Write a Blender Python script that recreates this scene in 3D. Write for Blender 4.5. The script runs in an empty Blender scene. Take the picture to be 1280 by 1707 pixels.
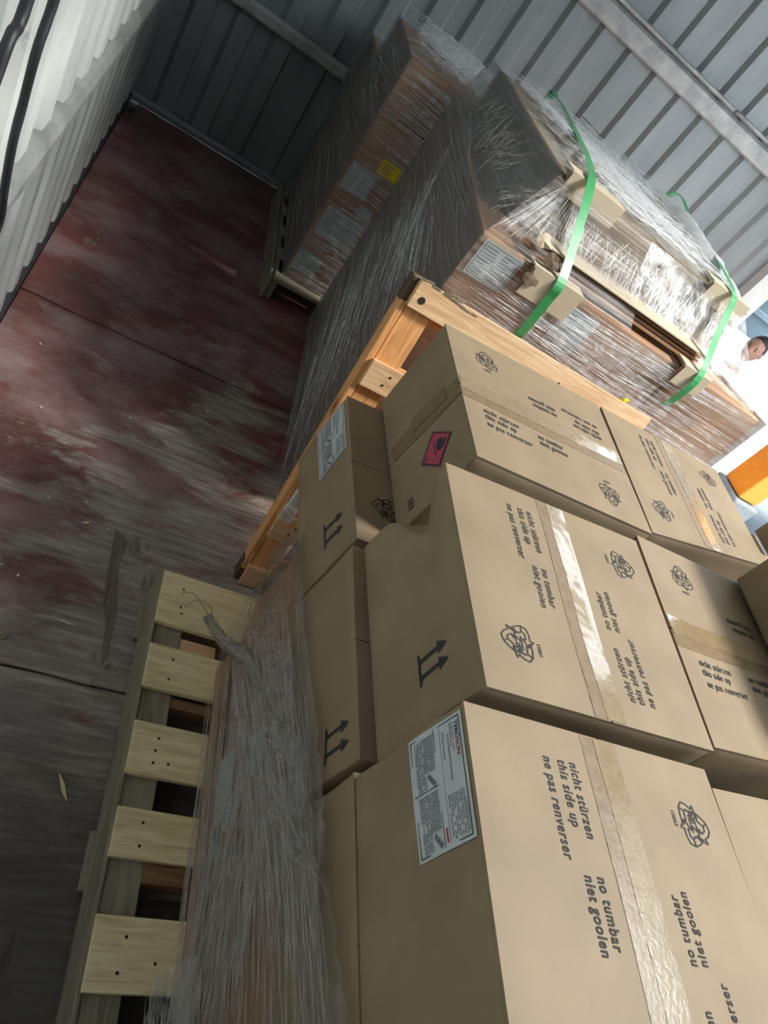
import bpy, math, random
from mathutils import Vector, Matrix, noise
random.seed(7)
S = bpy.context.scene
COL = S.collection
# ------------------------------------------------------------------ camera
R = [[0.82875396, -0.05888217, 0.55650675], [0.34698029, -0.72615047, -0.59355722], [0.43905758, 0.68500977, -0.58136912]]
cam_d = bpy.data.cameras.new('camera'); cam = bpy.data.objects.new('camera', cam_d); COL.objects.link(cam)
m = Matrix(((R[0][0], -R[1][0], -R[2][0], 0), (R[0][1], -R[1][1], -R[2][1], 0), (R[0][2], -R[1][2], -R[2][2], 1.9), (0, 0, 0, 1)))
cam.matrix_world = m
cam_d.sensor_fit = 'VERTICAL'; cam_d.sensor_height = 36.0; cam_d.sensor_width = 27.0
cam_d.lens = 1166.554 / 1707 * 36; cam_d.clip_start = 0.02; cam_d.clip_end = 200
S.camera = cam
# ------------------------------------------------------------------ light
W = bpy.data.worlds.new('sky'); S.world = W; W.use_nodes = True
wn = W.node_tree.nodes; wl = W.node_tree.links
bg = wn['Background']
tc = wn.new('ShaderNodeTexCoord'); sp = wn.new('ShaderNodeSeparateXYZ'); rp = wn.new('ShaderNodeValToRGB')
wl.new(tc.outputs['Generated'], sp.inputs[0]); wl.new(sp.outputs['Z'], rp.inputs[0]); wl.new(rp.outputs[0], bg.inputs['Color'])
rp.color_ramp.elements[0].color = (0.70, 0.75, 0.78, 1); rp.color_ramp.elements[1].color = (0.82, 0.90, 0.97, 1)
bg.inputs['Strength'].default_value = 4.2
sun_d = bpy.data.lights.new('sun', 'SUN'); sun = bpy.data.objects.new('sun', sun_d); COL.objects.link(sun)
sun_d.energy = 24.0; sun_d.angle = math.radians(9); sun_d.color = (1.0, 0.95, 0.86)
sun.rotation_euler = Vector((1.0, -0.12, 1.0)).to_track_quat('Z', 'Y').to_euler(); sun.location = (8, -2, 8)
OPX, OY0, OY1, OZ = 4.3, 1.15, 4.95, 3.56
por_d = bpy.data.lights.new('doorway_daylight', 'AREA'); por = bpy.data.objects.new('doorway_daylight', por_d); COL.objects.link(por)
por_d.shape = 'RECTANGLE'; por_d.size = OZ; por_d.size_y = OY1 - OY0
por.matrix_world = Matrix.Translation((OPX + 0.1, (OY0 + OY1) / 2, OZ / 2)) @ Vector((1, 0, 0)).to_track_quat('Z', 'Y').to_matrix().to_4x4()
por_d.cycles.is_portal = True
por_d.energy = 0
# daylight falling through the open roof hatch over the outer corner
hat_d = bpy.data.lights.new('roof_hatch_daylight', 'AREA'); hat = bpy.data.objects.new('roof_hatch_daylight', hat_d); COL.objects.link(hat)
hat_d.shape = 'RECTANGLE'; hat_d.size = 1.2; hat_d.size_y = 0.9; hat_d.energy = 450; hat_d.color = (1.0, 0.97, 0.92)
hat.matrix_world = Matrix.Translation((4.20, 0.62, 5.70)) @ (Vector((4.20, 0.62, 5.70)) - Vector((0.6, 1.9, 0.4))).to_track_quat('Z', 'Y').to_matrix().to_4x4()
S.view_settings.view_transform = 'Standard'; S.view_settings.look = 'None'; S.view_settings.gamma = 1; S.view_settings.use_curve_mapping = False
S.view_settings.exposure = 0.12
S.cycles.transparent_max_bounces = 24; S.cycles.max_bounces = 10; S.cycles.diffuse_bounces = 6; S.cycles.sample_clamp_indirect = 6

# ------------------------------------------------------------------ materials
def mat(name):
    m = bpy.data.materials.new(name); m.use_nodes = True
    return m, m.node_tree.nodes, m.node_tree.links, m.node_tree.nodes['Principled BSDF']
def N(ns, t, **k):
    n = ns.new(t)
    for a, v in k.items():
        if a in n.inputs: n.inputs[a].default_value = v
        else: setattr(n, a, v)
    return n
def ramp(ns, ls, src, stops):
    r = ns.new('ShaderNodeValToRGB'); ls.new(src, r.inputs[0]); e = r.color_ramp.elements
    while len(e) < len(stops): e.new(0.5)
    for x, (p, c) in zip(e, stops):
        x.position = p; x.color = (*c, 1) if len(c) == 3 else c
    return r
def coords(ns, ls, kind, scale, rot=(0, 0, 0)):
    t = ns.new('ShaderNodeTexCoord'); mp = ns.new('ShaderNodeMapping'); ls.new(t.outputs[kind], mp.inputs[0])
    mp.inputs['Scale'].default_value = scale; mp.inputs['Rotation'].default_value = rot
    return mp.outputs[0]
def bump(ns, ls, src, b, strength, dist):
    bn = ns.new('ShaderNodeBump'); bn.inputs['Strength'].default_value = strength; bn.inputs['Distance'].default_value = dist
    ls.new(src, bn.inputs['Height']); ls.new(bn.outputs[0], b.inputs['Normal']); return bn
def simple(name, col, rough=0.6, metal=0.0, var=0.12, scale=20, spec=0.5):
    m, ns, ls, b = mat(name)
    nz = N(ns, 'ShaderNodeTexNoise', Scale=scale, Detail=4.0); ls.new(coords(ns, ls, 'Object', (1, 1, 1)), nz.inputs['Vector'])
    lo = tuple(c * (1 - var) for c in col); hi = tuple(min(1, c * (1 + var)) for c in col)
    r = ramp(ns, ls, nz.outputs['Fac'], [(0.3, lo), (0.7, hi)]); ls.new(r.outputs[0], b.inputs['Base Color'])
    b.inputs['Roughness'].default_value = rough; b.inputs['Metallic'].default_value = metal; b.inputs['Specular IOR Level'].default_value = spec
    return m
def cardboard(name, col):
    m, ns, ls, b = mat(name)
    v = coords(ns, ls, 'Object', (1, 1, 1))
    n1 = N(ns, 'ShaderNodeTexNoise', Scale=9.0, Detail=5.0); ls.new(v, n1.inputs['Vector'])
    n2 = N(ns, 'ShaderNodeTexNoise', Scale=420.0, Detail=2.0); ls.new(v, n2.inputs['Vector'])
    mx = N(ns, 'ShaderNodeMath', operation='ADD'); mx.inputs[1].default_value = 0
    mm = N(ns, 'ShaderNodeMath', operation='MULTIPLY_ADD'); mm.inputs[1].default_value = 0.45
    ls.new(n2.outputs['Fac'], mm.inputs[0]); ls.new(n1.outputs['Fac'], mm.inputs[2])
    r = ramp(ns, ls, mm.outputs[0], [(0.45, tuple(c * 0.86 for c in col)), (1.0, tuple(c * 1.12 for c in col))])
    ls.new(r.outputs[0], b.inputs['Base Color']); b.inputs['Roughness'].default_value = 0.62; b.inputs['Specular IOR Level'].default_value = 0.35
    wv = N(ns, 'ShaderNodeTexNoise', Scale=14.0, Detail=3.0); ls.new(v, wv.inputs['Vector'])
    bump(ns, ls, wv.outputs['Fac'], b, 0.25, 0.004)
    return m
CB = cardboard('kraft_cardboard', (0.275, 0.207, 0.128))
CB2 = cardboard('kraft_cardboard_brown', (0.36, 0.205, 0.115))
CB3 = cardboard('pale_cardboard', (0.56, 0.47, 0.34))
CBD = simple('cardboard_edge', (0.13, 0.085, 0.05), 0.8)
INK = simple('blue_black_ink', (0.022, 0.028, 0.038), 0.6, var=0.3, scale=200)
INKG = simple('grey_print_ink', (0.035, 0.036, 0.037), 0.85, var=0.3, scale=300)
PAPER = simple('white_label_paper', (0.50, 0.56, 0.58), 0.55, var=0.04)
GREYP = simple('fine_print_grey', (0.20, 0.215, 0.225), 0.6, var=0.5, scale=900)
RED = simple('red_ink', (0.45, 0.03, 0.04), 0.5)
PINK = simple('hazard_red_paper', (0.42, 0.06, 0.11), 0.5, var=0.06)
YEL = simple('yellow_paper', (0.75, 0.55, 0.02), 0.5, var=0.05)
BLACK = simple('black_rubber_and_shade', (0.022, 0.022, 0.028), 0.5, var=0.3)
VOID = simple('dark_gap', (0.012, 0.012, 0.012), 0.9)
GREEN = simple('green_strap', (0.05, 0.32, 0.11), 0.32, var=0.06)
NAIL = simple('rusty_nail', (0.06, 0.04, 0.03), 0.5, 0.6)
WHITEP = simple('white_steel_paint', (0.80, 0.80, 0.78), 0.45, var=0.05)
ORANGE = simple('orange_paint', (0.80, 0.27, 0.02), 0.4, var=0.06)
GREYR = simple('grey_concrete', (0.20, 0.22, 0.23), 0.8)
SKIN = simple('skin', (0.42, 0.25, 0.19), 0.5, var=0.06)
HAIR = simple('dark_hair', (0.02, 0.02, 0.025), 0.5)
SHIRT = simple('white_cotton', (0.82, 0.82, 0.84), 0.8, var=0.03)
TROUS = simple('dark_trousers', (0.04, 0.05, 0.08), 0.8)
EYE = simple('eye_dark', (0.03, 0.02, 0.02), 0.3)
LIP = simple('lips', (0.36, 0.13, 0.11), 0.5)

def tape_mat():
    m, ns, ls, b = mat('brown_packing_tape')
    v = coords(ns, ls, 'UV', (1, 1, 1))
    n1 = N(ns, 'ShaderNodeTexNoise', Scale=55.0, Detail=6.0, Roughness=0.6, Distortion=0.6); ls.new(v, n1.inputs['Vector'])
    r = ramp(ns, ls, n1.outputs['Fac'], [(0.3, (0.27, 0.19, 0.10)), (0.75, (0.36, 0.27, 0.155))])
    ls.new(r.outputs[0], b.inputs['Base Color'])
    b.inputs['Roughness'].default_value = 0.16; b.inputs['Specular IOR Level'].default_value = 0.9
    b.inputs['Coat Weight'].default_value = 1.0; b.inputs['Coat Roughness'].default_value = 0.06
    n2 = N(ns, 'ShaderNodeTexNoise', Scale=120.0, Detail=3.0); ls.new(v, n2.inputs['Vector'])
    bump(ns, ls, n2.outputs['Fac'], b, 0.5, 0.0012)
    return m
TAPE = tape_mat()
TAPEM = tape_mat(); TAPEM.name = 'dull_packing_tape'
for _n in TAPEM.node_tree.nodes:
    if _n.type == 'BSDF_PRINCIPLED': _n.inputs['Coat Weight'].default_value = 0.0; _n.inputs['Roughness'].default_value = 0.38; _n.inputs['Specular IOR Level'].default_value = 0.4
    if _n.type == 'VALTORGB': _n.color_ramp.elements[0].color = (0.17, 0.115, 0.06, 1); _n.color_ramp.elements[1].color = (0.27, 0.195, 0.115, 1)

def wood(name, c1, c2, rough=0.6, knots=True):
    m, ns, ls, b = mat(name)
    v = coords(ns, ls, 'UV', (1, 1, 1))
    v1 = coords(ns, ls, 'UV', (3, 34, 1)); v2 = coords(ns, ls, 'UV', (1.2, 7, 1))
    n1 = N(ns, 'ShaderNodeTexNoise', Scale=2.2, Detail=6.0, Distortion=0.8); ls.new(v1, n1.inputs['Vector'])
    n2 = N(ns, 'ShaderNodeTexNoise', Scale=1.6, Detail=3.0, Distortion=0.5); ls.new(v2, n2.inputs['Vector'])
    ad = N(ns, 'ShaderNodeMath', operation='MULTIPLY_ADD'); ad.inputs[1].default_value = 0.6
    ls.new(n2.outputs['Fac'], ad.inputs[0]); ls.new(n1.outputs['Fac'], ad.inputs[2])
    r = ramp(ns, ls, ad.outputs[0], [(0.52, c2), (0.95, c1)])
    col = r.outputs[0]
    if knots:
        vo = N(ns, 'ShaderNodeTexVoronoi', Scale=1.0); ls.new(coords(ns, ls, 'UV', (3.2, 6.5, 1)), vo.inputs['Vector'])
        kr = ramp(ns, ls, vo.outputs['Distance'], [(0.05, (1, 1, 1)), (0.16, (0, 0, 0))])
        mx = N(ns, 'ShaderNodeMix', data_type='RGBA'); ls.new(kr.outputs[0], mx.inputs[0]); ls.new(col, mx.inputs[6])
        mx.inputs[7].default_value = (c2[0] * 0.45, c2[1] * 0.4, c2[2] * 0.35, 1); col = mx.outputs[2]
    ls.new(col, b.inputs['Base Color']); b.inputs['Roughness'].default_value = rough
    bump(ns, ls, n1.outputs['Fac'], b, 0.35, 0.003)
    return m
PINE = wood('pale_pine', (0.86, 0.75, 0.47), (0.58, 0.43, 0.22))
PINEG = wood('weathered_pine', (0.30, 0.27, 0.20), (0.14, 0.11, 0.075))
PINEO = wood('orange_pine', (0.82, 0.43, 0.17), (0.52, 0.21, 0.06))
PINEL = wood('light_pallet_pine', (0.80, 0.55, 0.32), (0.55, 0.31, 0.15))
PINED = wood('dark_edge_wood', (0.13, 0.085, 0.05), (0.05, 0.03, 0.02))
PINEB = wood('red_brown_wood', (0.30, 0.16, 0.08), (0.10, 0.045, 0.025))

def floor_mat():
    m, ns, ls, b = mat('worn_red_plywood')
    v = coords(ns, ls, 'Object', (1, 1, 1))
    g = N(ns, 'ShaderNodeTexNoise', Scale=1.0, Detail=7.0, Roughness=0.65, Distortion=0.35); ls.new(coords(ns, ls, 'Object', (5, 55, 1)), g.inputs['Vector'])
    base = ramp(ns, ls, g.outputs['Fac'], [(0.28, (0.12, 0.097, 0.080)), (0.50, (0.26, 0.22, 0.19)), (0.74, (0.48, 0.44, 0.40))])
    p = N(ns, 'ShaderNodeTexNoise', Scale=1.0, Detail=9.0, Roughness=0.68, Distortion=0.5); ls.new(coords(ns, ls, 'Object', (2.4, 6.0, 1)), p.inputs['Vector'])
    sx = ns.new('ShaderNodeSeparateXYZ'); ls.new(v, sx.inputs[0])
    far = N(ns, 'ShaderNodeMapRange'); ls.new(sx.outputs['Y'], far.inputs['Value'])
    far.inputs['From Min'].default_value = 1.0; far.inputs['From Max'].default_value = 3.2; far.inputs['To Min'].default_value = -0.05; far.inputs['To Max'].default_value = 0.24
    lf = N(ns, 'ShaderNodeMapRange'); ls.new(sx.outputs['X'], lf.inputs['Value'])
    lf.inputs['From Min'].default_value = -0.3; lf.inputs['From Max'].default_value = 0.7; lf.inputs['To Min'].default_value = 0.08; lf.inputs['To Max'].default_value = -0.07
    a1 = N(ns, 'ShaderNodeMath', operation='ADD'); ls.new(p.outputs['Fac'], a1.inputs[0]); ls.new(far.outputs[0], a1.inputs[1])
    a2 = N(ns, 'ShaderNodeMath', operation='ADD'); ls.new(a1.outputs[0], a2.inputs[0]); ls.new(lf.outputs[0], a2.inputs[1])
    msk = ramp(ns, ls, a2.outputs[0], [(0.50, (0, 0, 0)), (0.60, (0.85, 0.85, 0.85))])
    rn = N(ns, 'ShaderNodeTexNoise', Scale=3.0, Detail=6.0); ls.new(v, rn.inputs['Vector'])
    redc = ramp(ns, ls, rn.outputs['Fac'], [(0.3, (0.075, 0.018, 0.016)), (0.7, (0.19, 0.032, 0.036))])
    mx = N(ns, 'ShaderNodeMix', data_type='RGBA'); ls.new(msk.outputs[0], mx.inputs[0]); ls.new(base.outputs[0], mx.inputs[6]); ls.new(redc.outputs[0], mx.inputs[7])
    # grey dust film and peeled veneer across the grain
    d = N(ns, 'ShaderNodeTexNoise', Scale=1.9, Detail=8.0, Roughness=0.7); ls.new(coords(ns, ls, 'Object', (1.0, 1.6, 1)), d.inputs['Vector'])
    dm = ramp(ns, ls, d.outputs['Fac'], [(0.44, (0, 0, 0)), (0.66, (0.45, 0.45, 0.45))])
    mx2 = N(ns, 'ShaderNodeMix', data_type='RGBA'); ls.new(dm.outputs[0], mx2.inputs[0]); ls.new(mx.outputs[2], mx2.inputs[6]); mx2.inputs[7].default_value = (0.42, 0.40, 0.39, 1)
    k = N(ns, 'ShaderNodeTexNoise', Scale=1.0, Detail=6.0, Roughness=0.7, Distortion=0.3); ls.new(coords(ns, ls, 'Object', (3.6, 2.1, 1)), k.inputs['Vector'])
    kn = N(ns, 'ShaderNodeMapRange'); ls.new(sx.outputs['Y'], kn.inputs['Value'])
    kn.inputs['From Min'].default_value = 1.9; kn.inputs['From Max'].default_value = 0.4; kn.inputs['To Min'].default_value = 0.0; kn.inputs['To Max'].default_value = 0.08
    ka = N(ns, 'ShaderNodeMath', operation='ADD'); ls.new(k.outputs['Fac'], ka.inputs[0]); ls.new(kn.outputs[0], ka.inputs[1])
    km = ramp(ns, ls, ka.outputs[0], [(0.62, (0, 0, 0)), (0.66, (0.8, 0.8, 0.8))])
    g2 = N(ns, 'ShaderNodeTexNoise', Scale=1.0, Detail=5.0, Distortion=0.3); ls.new(coords(ns, ls, 'Object', (85, 6, 1)), g2.inputs['Vector'])
    pc = ramp(ns, ls, g2.outputs['Fac'], [(0.35, (0.07, 0.055, 0.04)), (0.65, (0.30, 0.25, 0.18))])
    mx3 = N(ns, 'ShaderNodeMix', data_type='RGBA'); ls.new(km.outputs[0], mx3.inputs[0]); ls.new(mx2.outputs[2], mx3.inputs[6]); ls.new(pc.outputs[0], mx3.inputs[7])
    gr = N(ns, 'ShaderNodeMapRange'); ls.new(sx.outputs['Y'], gr.inputs['Value'])  # near floor darkened: dirt, and shade put into the colour as well
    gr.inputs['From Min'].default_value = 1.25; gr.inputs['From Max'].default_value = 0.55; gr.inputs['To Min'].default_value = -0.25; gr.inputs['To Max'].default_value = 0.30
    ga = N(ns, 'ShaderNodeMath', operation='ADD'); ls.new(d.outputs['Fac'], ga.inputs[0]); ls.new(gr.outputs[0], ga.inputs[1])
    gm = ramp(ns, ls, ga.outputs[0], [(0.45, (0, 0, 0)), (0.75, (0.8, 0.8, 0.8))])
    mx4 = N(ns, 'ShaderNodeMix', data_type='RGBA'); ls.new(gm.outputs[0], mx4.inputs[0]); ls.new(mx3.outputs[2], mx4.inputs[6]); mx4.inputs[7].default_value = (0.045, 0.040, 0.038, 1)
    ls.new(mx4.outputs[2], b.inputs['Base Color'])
    b.inputs['Roughness'].default_value = 0.48; b.inputs['Specular IOR Level'].default_value = 0.5
    s = N(ns, 'ShaderNodeMath', operation='SUBTRACT'); ls.new(g.outputs['Fac'], s.inputs[0]); ls.new(km.outputs[0], s.inputs[1])
    bump(ns, ls, s.outputs[0], b, 0.3, 0.003)
    return m
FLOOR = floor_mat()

def steel_wall(name, c1, c2, rust=0.1, sc=(1, 1, 1)):
    m, ns, ls, b = mat(name)
    n1 = N(ns, 'ShaderNodeTexNoise', Scale=2.6, Detail=8.0, Roughness=0.62); ls.new(coords(ns, ls, 'Object', sc), n1.inputs['Vector'])
    r = ramp(ns, ls, n1.outputs['Fac'], [(0.35, c2), (0.62, c1)])
    n2 = N(ns, 'ShaderNodeTexNoise', Scale=9.0, Detail=5.0, Roughness=0.75); ls.new(coords(ns, ls, 'Object', (1, 1, 0.35)), n2.inputs['Vector'])
    k = ramp(ns, ls, n2.outputs['Fac'], [(0.66, (0, 0, 0)), (0.72, (rust, rust, rust))])
    mx = N(ns, 'ShaderNodeMix', data_type='RGBA'); ls.new(k.outputs[0], mx.inputs[0]); ls.new(r.outputs[0], mx.inputs[6]); mx.inputs[7].default_value = (0.16, 0.12, 0.09, 1)
    ls.new(mx.outputs[2], b.inputs['Base Color']); b.inputs['Roughness'].default_value = 0.38; b.inputs['Metallic'].default_value = 0.15
    bump(ns, ls, n1.outputs['Fac'], b, 0.15, 0.01)
    return m
WALL_L = steel_wall('white_corrugated_steel', (0.82, 0.86, 0.83), (0.66, 0.70, 0.68), 0.5, (1, 1, 0.4))
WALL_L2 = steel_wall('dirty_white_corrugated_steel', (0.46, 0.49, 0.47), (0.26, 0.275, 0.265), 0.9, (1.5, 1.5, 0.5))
WALL_B = steel_wall('grey_corrugated_steel', (0.27, 0.30, 0.305), (0.185, 0.215, 0.225), 0.35, (1, 1, 0.4))
RAILM = steel_wall('grey_steel_rail', (0.42, 0.43, 0.41), (0.26, 0.275, 0.27), 0.5, (3, 3, 3))
GROUND = simple('pale_blue_ground', (0.075, 0.10, 0.125), 0.8, var=0.2, scale=3)
BUILD = simple('blue_grey_cladding', (0.10, 0.14, 0.17), 0.6, var=0.3, scale=1.3)

def film_mat(name, lo, hi, along=1.3, across=70.0, col=(0.66, 0.68, 0.68), rough=0.2, warp=0.6, bumpd=0.004, power=(0.35, 0.72)):
    m, ns, ls, b = mat(name)
    uv = coords(ns, ls, 'UV', (along, across, 1))
    wp = N(ns, 'ShaderNodeTexNoise', Scale=2.0, Detail=2.0); ls.new(coords(ns, ls, 'UV', (1, 1, 1)), wp.inputs['Vector'])
    va = N(ns, 'ShaderNodeVectorMath', operation='MULTIPLY_ADD'); ls.new(wp.outputs['Color'], va.inputs[0]); va.inputs[1].default_value = (0, warp * 12, 0); ls.new(uv, va.inputs[2])
    n1 = N(ns, 'ShaderNodeTexNoise', Scale=1.0, Detail=5.0, Roughness=0.65, Distortion=0.25); ls.new(va.outputs[0], n1.inputs['Vector'])
    n2 = N(ns, 'ShaderNodeTexNoise', Scale=3.5, Detail=4.0); ls.new(coords(ns, ls, 'UV', (1, 1.6, 1)), n2.inputs['Vector'])
    ad = N(ns, 'ShaderNodeMath', operation='MULTIPLY_ADD'); ad.inputs[1].default_value = 0.35; ls.new(n2.outputs['Fac'], ad.inputs[0]); ls.new(n1.outputs['Fac'], ad.inputs[2])
    r = ramp(ns, ls, ad.outputs[0], [(power[0] + 0.17, (lo,) * 3), (power[1] + 0.17, (hi,) * 3)])
    b.inputs['Base Color'].default_value = (*col, 1); b.inputs['Roughness'].default_value = rough; b.inputs['Specular IOR Level'].default_value = 0.8
    ls.new(r.outputs[0], b.inputs['Alpha'])
    bump(ns, ls, n1.outputs['Fac'], b, 0.9, bumpd)
    return m
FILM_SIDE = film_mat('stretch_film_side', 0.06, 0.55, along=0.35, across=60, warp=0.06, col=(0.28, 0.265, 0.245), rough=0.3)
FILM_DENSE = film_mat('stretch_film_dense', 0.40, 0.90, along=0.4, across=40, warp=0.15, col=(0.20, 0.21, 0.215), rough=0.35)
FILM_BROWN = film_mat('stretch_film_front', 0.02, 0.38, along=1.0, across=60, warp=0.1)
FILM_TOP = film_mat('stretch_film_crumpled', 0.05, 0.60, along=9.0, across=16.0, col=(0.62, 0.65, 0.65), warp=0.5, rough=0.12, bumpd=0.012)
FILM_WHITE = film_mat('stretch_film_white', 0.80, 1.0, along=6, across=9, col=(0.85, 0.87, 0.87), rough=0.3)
def strand_mat():
    m, ns, ls, b = mat('film_strand')
    b.inputs['Base Color'].default_value = (0.45, 0.435, 0.41, 1); b.inputs['Roughness'].default_value = 0.12; b.inputs['Alpha'].default_value = 0.55
    b.inputs['Specular IOR Level'].default_value = 1.0
    n1 = N(ns, 'ShaderNodeTexNoise', Scale=30.0, Detail=3.0); ls.new(coords(ns, ls, 'Object', (1, 1, 1)), n1.inputs['Vector'])
    r = ramp(ns, ls, n1.outputs['Fac'], [(0.3, (0.08,) * 3), (0.7, (0.6,) * 3)]); ls.new(r.outputs[0], b.inputs['Alpha'])
    return m
STRAND = strand_mat()
STRANDB = strand_mat(); STRANDB.name = 'film_glint_strand'  # lighter strand colour stands in for glints on the film folds
for _n in STRANDB.node_tree.nodes:
    if _n.type == 'BSDF_PRINCIPLED': _n.inputs['Base Color'].default_value = (0.85, 0.88, 0.9, 1)

# ------------------------------------------------------------------ mesh helpers
def tagp(o, label=None, cat=None, group=None, kind=None):
    if label: o['label'] = label
    if cat: o['category'] = cat
    if group: o['group'] = group
    if kind: o['kind'] = kind
    return o
def worldloc(p):
    v = Vector((0, 0, 0))
    while p is not None:
        v += p.location; p = p.parent
    return v
def mesh(name, vs, fs, mats, parent=None, uvs=None, smooth=False, mi=None, loc=None):
    """vs in world coordinates; object origin = parent's (parts) or loc / centre base (things)."""
    me = bpy.data.meshes.new(name)
    if parent is not None: org = worldloc(parent); oloc = Vector((0, 0, 0))
    else:
        org = Vector(loc) if loc is not None else Vector((0, 0, 0)); oloc = org.copy()
    me.from_pydata([tuple(Vector(v) - org) for v in vs], [], fs)
    for mm in (mats if isinstance(mats, (list, tuple)) else [mats]): me.materials.append(mm)
    if uvs:
        l = me.uv_layers.new(name='UVMap')
        for i, lp in enumerate(me.loops): l.data[i].uv = uvs[lp.vertex_index]
    if mi: me.polygons.foreach_set('material_index', mi)
    if smooth: me.polygons.foreach_set('use_smooth', [True] * len(me.polygons))
    me.update()
    o = bpy.data.objects.new(name, me); COL.objects.link(o); o.location = oloc
    if parent is not None: o.parent = parent
    return o
def empty(name, loc, label, cat, group=None):
    o = bpy.data.objects.new(name, None); COL.objects.link(o); o.location = loc; o.empty_display_size = 0.1
    return tagp(o, label, cat, group)
def bevel(o, w, seg=2):
    md = o.modifiers.new('bevel', 'BEVEL'); md.width = w; md.segments = seg; md.limit_method = 'ANGLE'; md.angle_limit = math.radians(40); return o
class MB:
    def __init__(s): s.v = []; s.f = []; s.uv = []; s.mi = []
    def add(s, vs, fs, uv=None, mi=0):
        k = len(s.v); s.v += [Vector(v) for v in vs]; s.f += [tuple(i + k for i in f) for f in fs]
        s.uv += uv if uv else [(v[0], v[1]) for v in vs]; s.mi += [mi] * len(fs)
    def box(s, c, d, M=None, mi=0, uvoff=None):
        """box centre c, size d; each face has own verts so UV runs along the longest side."""
        ax = sorted(range(3), key=lambda i: -d[i]); off = uvoff or (random.random() * 7, random.random() * 7)
        for a in range(3):
            for sg in (-1, 1):
                b1, b2 = [i for i in range(3) if i != a]
                q = []
                for p, r in ((-1, -1), (1, -1), (1, 1), (-1, 1)):
                    v = [0, 0, 0]; v[a] = sg * d[a] / 2; v[b1] = p * d[b1] / 2; v[b2] = r * d[b2] / 2; q.append(v)
                lng = b1 if d[b1] >= d[b2] else b2; sh = b2 if lng == b1 else b1
                uv = [(v[lng] + off[0], v[sh] + off[1] + a * 0.31) for v in q]
                P = [Vector(v) + Vector(c) for v in q]
                if M is not None: P = [M @ p for p in P]
                flip = (sg > 0) != (a == 1)
                s.add(P, [(0, 1, 2, 3) if flip else (3, 2, 1, 0)], uv, mi)
        return s
    def build(s, name, mats, parent=None, smooth=False, loc=None, bev=None):
        o = mesh(name, s.v, s.f, mats, parent, s.uv, smooth, s.mi, loc)
        if bev:
            import bmesh
            bm = bmesh.new(); bm.from_mesh(o.data); bmesh.ops.remove_doubles(bm, verts=bm.verts, dist=1e-5); bm.to_mesh(o.data); bm.free(); bevel(o, bev)
        return o
def tube(name, pts, r, m, parent=None, sides=10, loc=None, jitter=0.0):
    pts = [Vector(p) for p in pts]
    # catmull-rom
    P = []
    for i in range(len(pts) - 1):
        p0, p1, p2, p3 = pts[max(i - 1, 0)], pts[i], pts[i + 1], pts[min(i + 2, len(pts) - 1)]
        for k in range(8):
            t = k / 8; P.append(0.5 * ((2 * p1) + (p2 - p0) * t + (2 * p0 - 5 * p1 + 4 * p2 - p3) * t * t + (3 * p1 - p0 - 3 * p2 + p3) * t ** 3))
    P.append(pts[-1])
    vs, fs, uv = [], [], []
    L = 0
    for i, p in enumerate(P):
        d = (P[min(i + 1, len(P) - 1)] - P[max(i - 1, 0)]).normalized()
        a = d.cross(Vector((0.3, 0.2, 1))).normalized(); b = d.cross(a)
        rr = r[min(int(i / len(P) * len(r)), len(r) - 1)] if isinstance(r, (list, tuple)) else r
        if i: L += (P[i] - P[i - 1]).length
        for k in range(sides):
            t = 2 * math.pi * k / sides; q = rr * (1 + jitter * noise.noise(Vector((k * 1.7, i * 0.8, 3))))
            vs.append(p + a * math.cos(t) * q + b * math.sin(t) * q); uv.append((L, k / sides))
    for i in range(len(P) - 1):
        for k in range(sides):
            k2 = (k + 1) % sides; fs.append((i * sides + k, i * sides + k2, (i + 1) * sides + k2, (i + 1) * sides + k))
    fs.append(tuple(range(sides))[::-1]); fs.append(tuple(range((len(P) - 1) * sides, len(P) * sides)))
    return mesh(name, vs, fs, m, parent, uv, True, loc=loc)

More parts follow.
